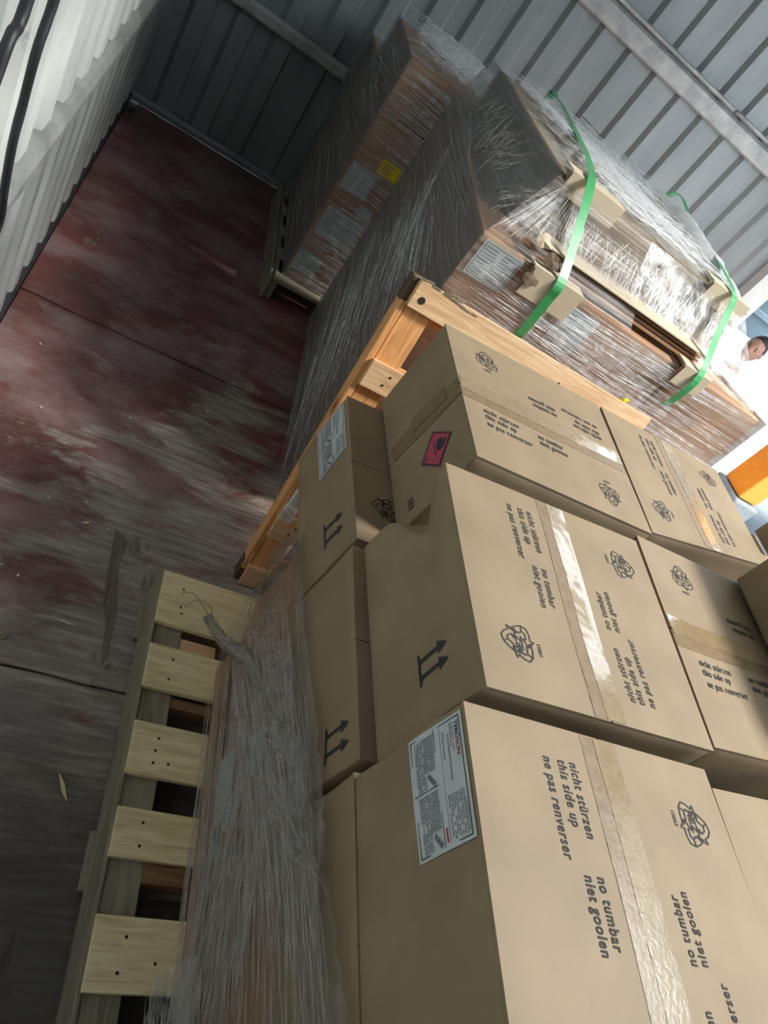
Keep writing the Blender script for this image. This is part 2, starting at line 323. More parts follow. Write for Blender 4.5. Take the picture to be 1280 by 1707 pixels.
# ------------------------------------------------------------------ 2D ink (print) helpers
_tc = {}
def glyphs(txt, bold=0.012, shear=0.0, spacing=1.0):
    key = (txt, bold, shear, spacing)
    if key in _tc: return _tc[key]
    c = bpy.data.curves.new('t', 'FONT'); c.body = txt; c.offset = bold; c.shear = shear; c.space_character = spacing; c.resolution_u = 3; c.fill_mode = 'FRONT'
    o = bpy.data.objects.new('t', c); COL.objects.link(o)
    dg = bpy.context.evaluated_depsgraph_get(); dg.update()
    me = bpy.data.meshes.new_from_object(o.evaluated_get(dg))
    v = [(p.co.x, p.co.y) for p in me.vertices]; f = [tuple(p.vertices) for p in me.polygons]
    bpy.data.objects.remove(o); bpy.data.curves.remove(c); bpy.data.meshes.remove(me)
    _tc[key] = (v, f); return _tc[key]
class Ink:
    def __init__(s): s.v = []; s.f = []; s.mi = []
    def add(s, v, f, mi=0):
        k = len(s.v); s.v += v; s.f += [tuple(i + k for i in q) for q in f]; s.mi += [mi] * len(f)
    def text(s, txt, x, y, size, ang=0, sx=1.0, mi=0, bold=0.012, shear=0.0, spacing=1.0):
        v, f = glyphs(txt, bold, shear, spacing); ca, sa = math.cos(ang), math.sin(ang)
        s.add([(x + (a * sx * ca - b * sa) * size, y + (a * sx * sa + b * ca) * size) for a, b in v], f, mi)
    def rect(s, x0, y0, x1, y1, mi=0): s.add([(x0, y0), (x1, y0), (x1, y1), (x0, y1)], [(0, 1, 2, 3)], mi)
    def poly(s, pts, mi=0): s.add(list(pts), [tuple(range(len(pts)))], mi)
    def stroke(s, pts, w, closed=False, mi=0):
        n = len(pts)
        for i in range(n if closed else n - 1):
            (x0, y0), (x1, y1) = pts[i], pts[(i + 1) % n]; L = math.hypot(x1 - x0, y1 - y0) or 1e-6
            ux, uy = (x1 - x0) / L, (y1 - y0) / L; nx, ny = -uy * w / 2, ux * w / 2; ex, ey = ux * w / 3, uy * w / 3
            s.add([(x0 + nx - ex, y0 + ny - ey), (x0 - nx - ex, y0 - ny - ey), (x1 - nx + ex, y1 - ny + ey), (x1 + nx + ex, y1 + ny + ey)], [(0, 1, 2, 3)], mi)
    def frame(s, x0, y0, x1, y1, w, mi=0): s.stroke([(x0, y0), (x1, y0), (x1, y1), (x0, y1)], w, True, mi)
    def rezy(s, cx, cy, r, ang=0, mi=0):
        """three chasing arrows drawn in outline around a word"""
        def put(pts, a): 
            ca, sa = math.cos(a + ang), math.sin(a + ang); return [(cx + r * (x * ca - y * sa), cy + r * (x * sa + y * ca)) for x, y in pts]
        w = r * 0.065
        arrow = [(-0.62, 0.30), (-0.45, 0.62), (-0.20, 0.92), (0.12, 1.0), (0.36, 0.80), (0.50, 0.52), (0.70, 0.60), (0.56, 0.10), (0.12, 0.30), (0.30, 0.40), (0.14, 0.66), (-0.04, 0.66), (-0.24, 0.36)]
        for k in range(3):
            s.stroke(put(arrow, k * 2 * math.pi / 3), w, True, mi)
            s.stroke(put([(-0.20, 0.92), (-0.04, 0.66)], k * 2 * math.pi / 3), w, False, mi)
        ca, sa = math.cos(ang), math.sin(ang)
        def T(t, x, y, sz): s.text(t, cx + r * (x * ca - y * sa), cy + r * (x * sa + y * ca), r * sz, ang, mi=mi, bold=0.02)
        T('REZY', -0.66, -0.18, 0.56); T('10853', -0.5, -1.28, 0.28)
    def build(s, name, fn, mats, parent, label=None):
        o = mesh(name, [fn(*p) for p in s.v], s.f, mats, parent, None, False, s.mi)
        if label: o['label'] = label
        return o
def up_arrows(ink, cx, cy, w, h, mi=0):
    ink.stroke([(cx - w / 2, cy), (cx + w / 2, cy)], 0.006, mi=mi)
    for sx in (-0.27, 0.27):
        x = cx + sx * w; ink.stroke([(x, cy), (x, cy + h - 0.02)], 0.0075, mi=mi); ink.poly([(x - 0.0125, cy + h - 0.026), (x + 0.0125, cy + h - 0.026), (x, cy + h)], mi)

# ------------------------------------------------------------------ cartons
V = Vector
def carton(label, FL, FR, NR, NL, zt, zb, kind='Y', seed=1, m=CB, group=None, tape=True, prints=True, flaps=True, logos=True, deform=None, amp=0.0035, tape_w=0.068, bottom=None, cat='box'):
    """corner xy of the top: far-left, far-right, near-right, near-left"""
    FL, FR, NR, NL = map(V, (FL + (zt,), FR + (zt,), NR + (zt,), NL + (zt,))) if len(FL) == 2 else map(V, (FL, FR, NR, NL))
    zt = FL.z
    c0 = (FL + FR + NR + NL) / 4
    e = empty('carton', (c0.x, c0.y, zb), label, cat, group)
    B = bottom or {}
    bot = [V((p.x, p.y, zb)) for p in (NL, NR, FR, FL)]
    top = [NL, NR, FR, FL]
    ft = 0.005 if flaps else 0.0
    def P(s, t, h):   # s left->right, t near->far, h 0 bottom..1 top of body
        b = (bot[0] * (1 - s) * (1 - t) + bot[1] * s * (1 - t) + bot[2] * s * t + bot[3] * (1 - s) * t)
        u = (top[0] * (1 - s) * (1 - t) + top[1] * s * (1 - t) + top[2] * s * t + top[3] * (1 - s) * t) - V((0, 0, ft))
        p = b.lerp(u, h)
        side = max(abs(s - .5), abs(t - .5)) > 0.499
        if side:
            k = math.sin(math.pi * h); nn = noise.noise_vector(V((s * 2.3 + seed * 3.1, t * 2.3, h * 1.9)))
            p += V((nn.x, nn.y, 0)) * amp * 2.2 * k
        if deform: p = deform(p, s, t, h)
        return p
    def surf(c, d, off=0.0):   # c along tape, d across; 0..1
        s, t = (1 - 0, 0), 0
        if kind == 'Y': s, t = d, 1 - c
        else: s, t = c, d
        u = top[0] * (1 - s) * (1 - t) + top[1] * s * (1 - t) + top[2] * s * t + top[3] * (1 - s) * t
        sag = 0.0035 * noise.noise(V((s * 2.6 + seed, t * 2.6, seed * 1.7))) * (1 - (2 * s - 1) ** 4) * (1 - (2 * t - 1) ** 4)
        u = u + V((0, 0, sag + off))
        if deform: u = deform(u, s, t, 1.0)
        return u
    n = 12
    vs, fs, idx = [], [], {}
    def vid(i, j, k):
        if (i, j, k) not in idx:
            idx[(i, j, k)] = len(vs); vs.append(P(i / n, j / n, k / n))
        return idx[(i, j, k)]
    for a in range(n):
        for b in range(n):
            fs.append((vid(0, a, b), vid(0, a, b + 1), vid(0, a + 1, b + 1), vid(0, a + 1, b)))
            fs.append((vid(n, a, b), vid(n, a + 1, b), vid(n, a + 1, b + 1), vid(n, a, b + 1)))
            fs.append((vid(a, 0, b), vid(a + 1, 0, b), vid(a + 1, 0, b + 1), vid(a, 0, b + 1)))
            fs.append((vid(a, n, b), vid(a, n, b + 1), vid(a + 1, n, b + 1), vid(a + 1, n, b)))
            fs.append((vid(a, b, 0), vid(a, b + 1, 0), vid(a + 1, b + 1, 0), vid(a + 1, b, 0)))
            fs.append((vid(a, b, n), vid(a + 1, b, n), vid(a + 1, b + 1, n), vid(a, b + 1, n)))
    body = mesh('body', vs, fs, m, e, smooth=False); bevel(body, 0.004)
    body.data.polygons.foreach_set('use_smooth', [True] * len(body.data.polygons))
    Lc = ((surf(1, .5) - surf(0, .5)).length); Ld = (surf(.5, 1) - surf(.5, 0)).length
    if flaps:
        for lo, hi in ((0.0, 0.4965), (0.5035, 1.0)):
            vs, fs = [], []; K = 10
            for i in range(K + 1):
                for j in range(K + 1):
                    c = i / K; d = lo + (hi - lo) * j / K
                    vs.append(surf(c, d, 0.0))
            for i in range(K + 1):
                for j in range(K + 1): vs.append(vs[i * (K + 1) + j] - V((0, 0, 0.0048)))
            q = (K + 1) * (K + 1)
            for i in range(K):
                for j in range(K):
                    a = i * (K + 1) + j; f = (a, a + 1, a + K + 2, a + K + 1); fs.append(f); fs.append(tuple(x + q for x in f[::-1]))
                a = i * (K + 1); fs.append((a, a + K + 1, a + K + 1 + q, a + q)); a += K; fs.append((a + K + 1, a, a + q, a + K + 1 + q))
            for j in range(K):
                fs.append((j + 1, j, j + q, j + 1 + q)); a = K * (K + 1) + j; fs.append((a, a + 1, a + 1 + q, a + q))
            mi = [0] * len(fs)
            mesh('flap', vs, fs, [m], e, smooth=False)
    if tape:
        hw = tape_w / 2 / Ld
        for k, (cen, w2, off) in enumerate(((0.5 - 0.55 * hw, hw * 0.75, 0.0004), (0.5 + 0.35 * hw, hw * 0.75, 0.0009))):
            vs, fs, uv = [], [], []; KC, KD = 60, 5
            for i in range(KC + 1):
                for j in range(KD + 1):
                    c = 0.004 + 0.992 * i / KC; d = cen + w2 * (2 * j / KD - 1) + 0.004 * noise.noise(V((c * 3, seed, k)))
                    p = surf(c, d, off); ed = min(c, 1 - c)
                    p.z += 0.0005 * noise.noise(V((i * 0.7, j * 1.1, seed + k))) * (1 if ed > .02 else 0) + 0.0003
                    vs.append(p); uv.append((c * Lc + seed, d * Ld + k))
            for i in range(KC):
                for j in range(KD):
                    a = i * (KD + 1) + j; fs.append((a, a + 1, a + KD + 2, a + KD + 1))
            mesh('packing_tape', vs, fs, TAPE if k else TAPEM, e, uv, True)
    if prints:
        ink = Ink()
        def half(rot):
            nonlocal ink
            def f(c, d): return (c, d) if not rot else (1 - c, 1 - d)
            def txt(t, c, d, size):
                v, g = glyphs(t, 0.0, 0.12, 1.16); nv = len(v)
                v = v + [(a + 0.035, b) for a, b in v] + [(a + 0.07, b + 0.01) for a, b in v]; g = g + [tuple(i + nv for i in q) for q in g] + [tuple(i + 2 * nv for i in q) for q in g]
                pts = []
                for a, b in v:
                    cc, dd = f(c + a * size * 0.70 / Lc, d + b * size * 1.0 / Ld); pts.append((cc, dd))
                ink.add(pts, g)
            def flush(nm):
                nonlocal ink
                ink.build(nm, lambda c, d: surf(c, d, 0.0009), [INKG], e); ink = Ink()
            sz = 0.0265
            txt('nicht stürzen', 0.10, 0.354, sz); txt('this side up', 0.10, 0.310, sz); txt('ne pas renverser', 0.10, 0.257, sz); flush('printed_text')
            txt('no tumbar', 0.405, 0.354, sz); txt('niet gooien', 0.405, 0.310, sz); flush('printed_text')
            if logos:
                sub = Ink(); sub.rezy(0, 0, 0.040, math.pi)
                ink.add([f(0.79 + x / Lc, 0.165 + y / Ld) for x, y in sub.v], sub.f); flush('recycling_mark')
        half(False); half(True)
    e_s = {'P': P, 'surf': surf, 'e': e}
    return e_s
def side_map(C, face='left', off=0.0012):
    """2D (a metres along, z metres) -> point on the left face; a = world y, b = world z"""
    P = C['P']
    def fn_left(y, z):
        # invert numerically: s=0 face
        t, h = 0.5, 0.5
        for _ in range(12):
            p = P(0, t, h); dy = P(0, min(t + .01, 1), h).y - P(0, max(t - .01, 0), h).y; dt = min(t + .01, 1) - max(t - .01, 0)
            dz = P(0, t, min(h + .01, 1)).z - P(0, t, max(h - .01, 0)).z; dh = min(h + .01, 1) - max(h - .01, 0)
            t = min(1, max(0, t + (y - p.y) / (dy / dt) * .8)); h = min(1, max(0, h + (z - p.z) / (dz / dh) * .8))
        p = P(0, t, h); return V((p.x - off, y, z))
    return fn_left
def left_fn(C, off, sgn=-1):
    f = side_map(C, off=off); return lambda y, z: f(y, z)
def plane_fn(x, off=0.0):  return lambda y, z: V((x - off, y, z))

# ================================================================== STRUCTURE
def struct(o): o['kind'] = 'structure'; return o
# floor base and sheets
fb = MB(); fb.box((2.0, 2.05, -0.04), (4.75, 6.6, 0.04)); struct(fb.build('floor', [VOID]))
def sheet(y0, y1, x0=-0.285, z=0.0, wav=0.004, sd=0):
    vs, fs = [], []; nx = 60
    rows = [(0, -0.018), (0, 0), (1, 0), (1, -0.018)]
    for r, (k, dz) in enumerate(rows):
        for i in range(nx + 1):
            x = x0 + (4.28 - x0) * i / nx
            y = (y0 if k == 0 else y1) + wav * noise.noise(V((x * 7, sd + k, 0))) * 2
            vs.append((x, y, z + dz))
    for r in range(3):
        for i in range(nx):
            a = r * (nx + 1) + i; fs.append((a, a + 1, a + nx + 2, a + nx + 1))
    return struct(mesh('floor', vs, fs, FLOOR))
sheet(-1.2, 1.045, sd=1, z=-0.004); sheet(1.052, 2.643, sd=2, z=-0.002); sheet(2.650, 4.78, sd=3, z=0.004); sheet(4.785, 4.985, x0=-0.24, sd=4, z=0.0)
# corrugated back wall
def corr_back():
    y0 = 5.01; vs, fs = [], []; pitch = 0.236
    prof = [(0.0, 0.0), (0.098, 0.0), (0.112, 0.030), (0.205, 0.030), (0.236, 0.0)]
    xs = []
    x = -0.62
    while x < 4.27:
        for dx, dy in prof[:-1]: xs.append((x + dx, y0 + dy))
        x += pitch
    xs.append((x, y0))
    zs = (0.0, 3.6)
    for z in zs:
        for a, b in xs: vs.append((min(a, 4.45), b, z))
    n = len(xs)
    for i in range(n - 1): fs.append((i, i + 1, n + i + 1, n + i))
    return struct(mesh('wall_back', vs, fs, WALL_B))
corr_back()
def corr_left():
    vs, fs = [], []
    # lower sheet, shallow trapezoids
    pr = [(0, -0.325), (0.085, -0.325), (0.110, -0.298), (0.180, -0.298), (0.205, -0.325)]
    ys = []; y = -1.25
    while y < 5.05:
        for dy, x in pr[:-1]: ys.append((y + dy, x))
        y += 0.205
    ys.append((y, -0.325)); n = len(ys)
    for z in (0.02, 0.93):
        for a, x in ys: vs.append((x, min(a, 5.04), z))
    for i in range(n - 1): fs.append((i + 1, i, n + i, n + i + 1))
    k = len(vs)
    vs += [(-0.335, -1.25, 0.9), (-0.335, 5.05, 0.9), (-0.335, 5.05, 3.6), (-0.335, -1.25, 3.6)]; fs.append((k, k + 1, k + 2, k + 3))
    # upper ribs, each one closed below so its end shows above the rail
    y = -1.25 + 0.02
    while y < 4.95:
        k = len(vs); q = [(y, -0.334), (y + 0.028, -0.262), (y + 0.108, -0.262), (y + 0.132, -0.334)]
        for z in (1.005, 3.6):
            for a, x in q: vs.append((x, a, z))
        for i in range(3): fs.append((k + i + 1, k + i, k + 4 + i, k + 5 + i))
        fs.append((k, k + 1, k + 2, k + 3)); y += 0.205
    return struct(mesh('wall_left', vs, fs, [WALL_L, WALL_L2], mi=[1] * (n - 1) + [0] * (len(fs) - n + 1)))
corr_left()
b = MB(); b.box((-0.318, 1.9, 0.01), (0.06, 6.4, 0.05)); struct(b.build('trim_1', [BLACK]))
b = MB(); b.box((-0.328, 1.9, 0.992), (0.010, 6.3, 0.092)); struct(b.build('rib_gap_shade', [BLACK]))  # black strip standing in for the shade between ribs and rail
# left rail (angle bar with a sloping top)
vs = []
pr = [(-0.335, 0.885), (-0.262, 0.878), (-0.250, 0.888), (-0.250, 0.918), (-0.262, 0.945), (-0.335, 0.952)]
for y in (-1.25, 5.01):
    for x, z in pr: vs.append((x, y, z))
fs = [(i, (i + 1) % 6, 6 + (i + 1) % 6, 6 + i) for i in range(6)] + [(5, 4, 3, 2, 1, 0), (6, 7, 8, 9, 10, 11)]
struct(mesh('trim_2', vs, fs, RAILM))
# back wall rails
def hrail(name, z0, z1, y1, mm, x0=-0.33, x1=4.28):
    q = [(5.02, z0), (y1 + 0.008, z0), (y1, z0 + 0.010), (y1, z1 - 0.020), (y1 + 0.018, z1), (5.02, z1)]
    vs = [(x, y, z) for x in (x0, x1) for y, z in q]
    fs = [((i + 1) % 6, i, 6 + i, 6 + (i + 1) % 6) for i in range(6)] + [(0, 1, 2, 3, 4, 5), (11, 10, 9, 8, 7, 6)]
    return struct(mesh(name, vs, fs, mm))
hrail('trim_3', 0.81, 0.885, 4.955, RAILM)
hrail('trim_4', 1.930, 2.055, 4.965, RAILM)
o = tube('trim_5', [(-0.3, 4.955, 2.075), (1.5, 4.955, 2.075), (3.02, 4.955, 2.075)], 0.014, RAILM); struct(o)
o = tube('trim_6', [(3.05, 4.962, 2.078), (4.28, 4.962, 2.078)], 0.014, RAILM); struct(o)
hrail('trim_7', 0.0, 0.05, 4.985, WALL_B)
# door posts, near wall, roof, lintel
b = MB(); b.box((4.36, 5.0, 1.6), (0.20, 0.12, 3.9)); struct(b.build('trim_8', [WHITEP]))
b = MB(); b.box((2.0, -1.25, 1.6), (4.8, 0.05, 4.0)); struct(b.build('wall_near', [BUILD]))
b = MB(); b.box((4.33, (OY0 - 1.25) / 2, 1.6), (0.06, OY0 + 1.25, 4.0)); struct(b.build('wall_right', [WALL_B]))
b = MB(); b.box((0.7, 1.9, 3.62), (2.2, 6.5, 0.06)); b.box((3.1, 3.45, 3.62), (2.6, 3.4, 0.06)); struct(b.build('ceiling', [WALL_B]))
b = MB(); b.box((4.33, 2.85, (OZ + 3.6) / 2), (0.06, OY1 - OY0 + 0.1, 3.6 - OZ)); struct(b.build('trim_9', [WALL_B]))
b = MB(); b.box((4.62, 0.1, 5.1), (0.06, 3.6, 3.1)); struct(b.build('added_sun_parapet', [WALL_B]))  # unseen parapet, added to keep sun out of the roof opening
# outdoors
b = MB(); b.box((22, 6, -0.60), (35.2, 50, 0.1)); struct(b.build('ground', [GROUND]))
b = MB(); b.box((9.5, 4.25, 3.9), (3.0, 2.1, 9)); struct(b.build('unseen_sun_blocker', [BUILD]))  # unseen block, added to keep the sun off the back wall
b = MB(); b.box((5.9, 5.9, 2.62), (2.9, 4.2, 0.10)); struct(b.build('unseen_sky_shade', [BUILD]))  # unseen slab, added to shade the man and dim the doorway
b = MB(); b.box((8.0, 14.5, 1.2), (12, 0.3, 3.6))
for k in range(5): b.box((8.0, 14.30, 0.0 + k * 0.7), (12, 0.12, 0.12))
struct(b.build('outer_wall', [BUILD]))

# ================================================================== CARTONS OF THE NEAR STACK
def crush(p, s, t, h):
    # dented far-left corner of the big carton
    w = max(0, 1 - s * 5) * max(0, (t - 0.45) / 0.55) ** 1.5
    k = math.exp(-((h - 0.62) / 0.17) ** 2) * w
    p = p + V((0.022 * k - 0.01 * math.exp(-((h - 0.60) / 0.05) ** 2) * w, -0.10 * k, 0))
    q = max(0, 1 - s * 6) * math.exp(-((t - 0.75) / 0.25) ** 2) * h * (1 - h) * 4
    p += V((0.005 * math.sin((h * 0.24 + t * 0.5) * 60) * q, 0, 0))
    return p
ZT = 1.21
A_far = carton('brown carton with white label and two up arrows, in the lower row beside the pallet', (0.664, 1.588), (1.25, 1.62), (1.25, 1.085), (0.676, 1.062), 0.895, 0.61, 'X', 2, tape=False, prints=False)
ink = Ink(); ink.rezy(0, 0, 0.040, math.pi / 2)
ink.build('recycling_mark', lambda a, b_: V((0.764 + a, 1.195 + b_, 0.8965)), [INKG], A_far['e'])
A_mid = carton('brown carton in the shade below the dented carton, two up arrows next to the film', (0.662, 1.035), (1.24, 1.04), (1.24, 0.535), (0.662, 0.535), 0.895, 0.61, 'X', 4, tape=False, prints=False)
A_near = carton('plain brown carton side at the bottom edge, under the carton with the large white label', (0.656, 0.515), (1.22, 0.515), (1.22, -0.02), (0.652, -0.02), 0.882, 0.61, 'X', 6, tape=False, prints=False)
X = carton('taped carton with a red hazard diamond, nearest the leaning pallet', (0.774, 1.621), (1.375, 1.674), (1.369, 1.141), (0.784, 1.105), ZT, 0.905, 'X', 3)
Y = carton('large taped carton with a dented creased corner in the middle of the pile', (0.686, 1.030), (1.278, 1.078), (1.254, 0.541), (0.690, 0.528), ZT, 0.905, 'Y', 5, deform=crush)
Zc = carton('nearest taped carton with the large white printed label on its shaded side', (0.656, 0.505), (1.232, 0.509), (1.220, -0.035), (0.650, -0.045), 1.19, 0.885, 'Y', 7)
X2 = carton('greyish taped carton at the far outer corner of the pile, beside the bright daylight', (1.392, 1.678), (1.985, 1.715), (1.972, 1.275), (1.376, 1.150), ZT, 0.905, 'Y', 9)
Wc = carton('carton with crosswise brown tape, partly under a higher carton', (1.298, 1.108), (1.92, 1.125), (1.86, 0.585), (1.268, 0.553), 1.207, 0.905, 'X', 11)
Vc = carton('lower lying carton beyond the dark gap at the picture edge', (1.33, 0.512), (1.92, 0.535), (1.90, -0.03), (1.31, -0.03), 1.135, 0.885, 'X', 12, prints=False, tape=False)
Tc = carton('shaded carton stacked one layer higher than the others, cut off at the picture edge', (1.700, 1.120), (2.30, 1.15), (2.28, 0.62), (1.655, 0.600), 1.52, 1.214, 'X', 14, prints=False)
# lower layers carrying the pile (mostly behind the film)
for (fl, fr, nr, nl, lab) in (((0.772, 1.405), (1.25, 1.405), (1.25, 1.09), (0.690, 1.09), 'far'), ((0.675, 1.07), (1.25, 1.07), (1.25, 0.56), (0.675, 0.56), 'mid'), ((0.675, 0.54), (1.25, 0.54), (1.25, 0.0), (0.675, 0.0), 'near')):
    txt = {'far': 'film-covered brown carton nearest the leaning pallet foot', 'mid': 'film-covered brown carton in the middle of the wrapped side', 'near': 'film-covered brown carton at the bottom edge of the wrapped side'}[lab]
    for k, (z0, z1) in enumerate(((0.147, 0.376), (0.379, 0.607))):
        carton(txt + (', on the pallet boards' if k == 0 else ', in its upper wrapped layer'), fl, fr, nr, nl, z1, z0, 'X', 20 + k, CB2, 'film-covered cartons on the near pallet', tape=False, prints=False, flaps=False)
# outer column under X2, W, V and T so the pile stands
for k, (y0, y1, nm) in enumerate(((1.15, 1.50, 'taped carton by the daylight'), (0.58, 1.10, 'carton with crosswise tape'), (0.0, 0.52, 'lower lying carton'))):
    for j, (z0, z1) in enumerate(((0.147, 0.52), (0.525, 0.883))):
        carton('brown carton hidden below the ' + nm + (', on the pallet boards' if j == 0 else ', one layer up'), (1.34, y1), (1.95, y1), (1.95, y0), (1.34, y0), z1, z0, 'X', 30 + k, CB, 'hidden supporting cartons', tape=False, prints=False, flaps=False)
carton('brown carton hidden under the overhanging higher carton', (2.0, 1.14), (2.5, 1.14), (2.5, 0.62), (2.0, 0.62), 1.20, 0.001, 'X', 35, CB, 'hidden supporting cartons', tape=False, prints=False, flaps=False)
# loose flap standing up beside X2
vs = [];
mbf = MB(); mbf.box((2.035, 1.40, 1.245), (0.012, 0.10, 0.075), Matrix.Translation(V((0, 0, 0)))); mbf.build('loose_flap', [CB], X2['e'])
mbf = MB(); mbf.box((2.01, 1.36, 1.195), (0.07, 0.16, 0.006)); mbf.build('loose_flap', [CB], X2['e'])

# side prints
def arrows_on(C, x_unused, yc, z0, w=0.062, h=0.085, name='up_arrows'):
    ink = Ink(); up_arrows(ink, 0, 0, w, h); fn = side_map(C, off=0.0022)
    ink.build(name, lambda a, b_: fn(yc - a, z0 + b_), [INK], C['e'])
arrows_on(Y, 0, 0.636, 1.053, 0.058, 0.084); arrows_on(A_far, 0, 1.168, 0.757, 0.075, 0.082); arrows_on(A_mid, 0, 0.603, 0.780, 0.070, 0.082)
def big_label(C, yc, z0, w, h, title=True):
    fn = side_map(C, off=0.0018); f2 = side_map(C, off=0.0026)
    K = 6; vs = [fn(yc + w / 2 - w * i / K, z0 + h * j / K) for i in range(K + 1) for j in range(K + 1)]
    fs = [(i * (K + 1) + j, (i + 1) * (K + 1) + j, (i + 1) * (K + 1) + j + 1, i * (K + 1) + j + 1) for i in range(K) for j in range(K)]
    lab = mesh('shipping_label', vs, fs, PAPER, C['e'])
    ink = Ink(); m_ = 0.05
    ink.frame(m_ * w * .6, m_ * h, w - m_ * w * .6, h - m_ * h, 0.0016)
    ink.stroke([(m_ * w * .6, h * 0.50), (w - m_ * w * .6, h * 0.50)], 0.0014)
    ink.stroke([(w * 0.5, m_ * h), (w * 0.5, h * 0.50)], 0.0014)
    ink.stroke([(m_ * w, h * 0.60), (w - m_ * w, h * 0.60)], 0.0007)
    if title:
        w0 = max(a for a, _ in glyphs('TERO', 0.0)[0]); ts = h * 0.088
        for dx in (0, 0.03, 0.06): ink.text('TERO', w * 0.06 + dx * ts, h * 0.865, ts, mi=0, bold=0.0); ink.text('SON', w * 0.06 + (w0 + 0.10 + dx) * ts, h * 0.865, ts, mi=2, bold=0.0)
    rnd = random.Random(5)
    def fine(x0, y0, x1, y1, lh, fill=0.9):
        y = y1
        while y > y0:
            x = x0
            while x < x1:
                l = rnd.uniform(0.002, 0.007)
                if rnd.random() < fill: ink.rect(x, y - lh * 0.52, min(x + l, x1), y, 1)
                x += l + 0.0012
            y -= lh
    fine(w * .06, h * .12, w * .49, h * .30, 0.0030); fine(w * .06, h * .31, w * .36, h * .48, 0.0022, 0.97)
    fine(w * .53, h * .12, w * .96, h * .30, 0.0030); fine(w * .53, h * .31, w * .83, h * .48, 0.0022, 0.97)
    for bx in (.38, .85):
        for j in range(3):
            cx, cy = w * (bx + 0.02 + 0.035 * j), h * (.36 + 0.04 * j); r = 0.0045
            ink.stroke([(cx - r, cy), (cx, cy + r), (cx + r, cy), (cx, cy - r)], 0.0009, True); ink.rect(cx - .0015, cy - .0015, cx + .0015, cy + .0015)
    fine(w * .06, h * .79, w * .30, h * .83, 0.0045); fine(w * .06, h * .71, w * .52, h * .75, 0.0055); fine(w * .10, h * .63, w * .34, h * .66, 0.004)
    fine(w * .62, h * .66, w * .95, h * .90, 0.0052, 0.75); fine(w * .70, h * .90, w * .95, h * .93, 0.004)
    ink.rect(w * .84, h * .54, w * .95, h * .565, 2)
    ink.build('label_print', lambda a, b_: f2(yc + w / 2 - a, z0 + b_), [INK, GREYP, RED], C['e'])
big_label(Zc, 0.404, 1.052, 0.182, 0.130)
big_label(A_far, 1.488, 0.732, 0.195, 0.145, False)
# REZY on A_far ledge handled by its own top print; hazard diamond on X
fn = side_map(X, off=0.0018); f2 = side_map(X, off=0.0028)
hc, hz, hr = 1.241, 1.092, 0.062
ink = Ink(); ink.poly([(-hr, 0), (0, -hr), (hr, 0), (0, hr)], 0)
ob = ink.build('hazard_label', lambda a, b_: fn(hc - a, hz + b_), [PINK], X['e'])
ink = Ink(); r_ = hr * 0.93; ink.stroke([(-r_, 0), (0, -r_), (r_, 0), (0, r_)], 0.0035, True)
fl_ = [(-0.016, 0.006), (-0.019, 0.018), (-0.012, 0.030), (-0.010, 0.022), (-0.004, 0.032), (0.0, 0.044), (0.007, 0.034), (0.006, 0.026), (0.013, 0.032), (0.017, 0.019), (0.014, 0.007), (0.006, 0.002), (-0.007, 0.002)]
ink.add([(0, 0.016)] + fl_, [(0, i + 1, (i + 1) % len(fl_) + 1) for i in range(len(fl_))]); ink.rect(-0.02, -0.006, 0.02, -0.003)
ink.text('2', -0.005, -0.046, 0.020, bold=0.02)
ink.build('hazard_print', lambda a, b_: f2(hc - a, hz + b_), [INK], X['e'])
# tape on X's shaded end
def side_tape(C, yc0, yc1, z0, z1, w, off=0.0016, name='packing_tape'):
    fn = side_map(C, off=off); K = 16; vs, uv = [], []
    for i in range(K + 1):
        t = i / K; yc = yc0 + (yc1 - yc0) * t; z = z0 + (z1 - z0) * t
        for s in (-1, 1): vs.append(fn(yc + s * w / 2, z)); uv.append((z, s * w))
    fs = [(2 * i, 2 * i + 1, 2 * i + 3, 2 * i + 2) for i in range(K)]
    mesh(name, vs, fs, TAPEM, C['e'], uv)
side_tape(X, 1.372, 1.358, 0.93, 1.207, 0.062); side_tape(X, 1.395, 1.385, 1.02, 1.16, 0.05, 0.003)
ink = Ink()
for k in range(3): ink.rect(-0.02 + k * 0.012, -0.012, -0.016 + k * 0.012, 0.012)
fn9 = side_map(X, off=0.002)
ink.build('small_print', lambda a, b_: fn9(1.150 - a, 0.975 + b_), [INKG], X['e'])
ink = Ink(); ink.text('1 :', 0, 0, 0.018); ink.build('small_print', lambda a, b_: fn9(1.16 - a, 1.150 + b_), [INKG], X['e'])

# ================================================================== NEAR PALLET (flat)
def planks(parent, name, items, mats=None, bev=0.002, M=None):
    for it in items:
        c, d, mm = it
        b = MB(); b.box(c, d, M); b.build(name, [mm], parent, bev=bev)
def nails(parent, pts, M=None, r=0.004, axis='z'):
    for p in pts:
        b = MB(); vs = []
        for k in range(8):
            a = k * math.pi / 4
            q = V(p) + (V((r * math.cos(a), r * math.sin(a), 0.0006)) if axis == 'z' else V((r * math.cos(a), -0.0006, r * math.sin(a))))
            vs.append(M @ q if M is not None else q)
        b.add(vs, [tuple(range(8))]); b.build('nail', [NAIL], parent)
NP = empty('pallet', (0.95, 0.7, 0), 'pale flat wooden pallet with gapped deck boards under the film-wrapped pile', 'pallet')
ys = [(1.405, 1.215), (1.141, 1.004), (0.903, 0.762), (0.680, 0.566), (0.447, 0.303), (0.20, 0.06)]
planks(NP, 'deck_board', [((1.20, (a + b_) / 2, 0.136), (1.49, a - b_, 0.018), PINE) for a, b_ in ys])
planks(NP, 'stringer', [((x + 0.045, 0.70, 0.075), (0.085, 1.40, 0.100), PINE if x > .5 else PINEG) for x in (0.458, 1.15, 1.85)])
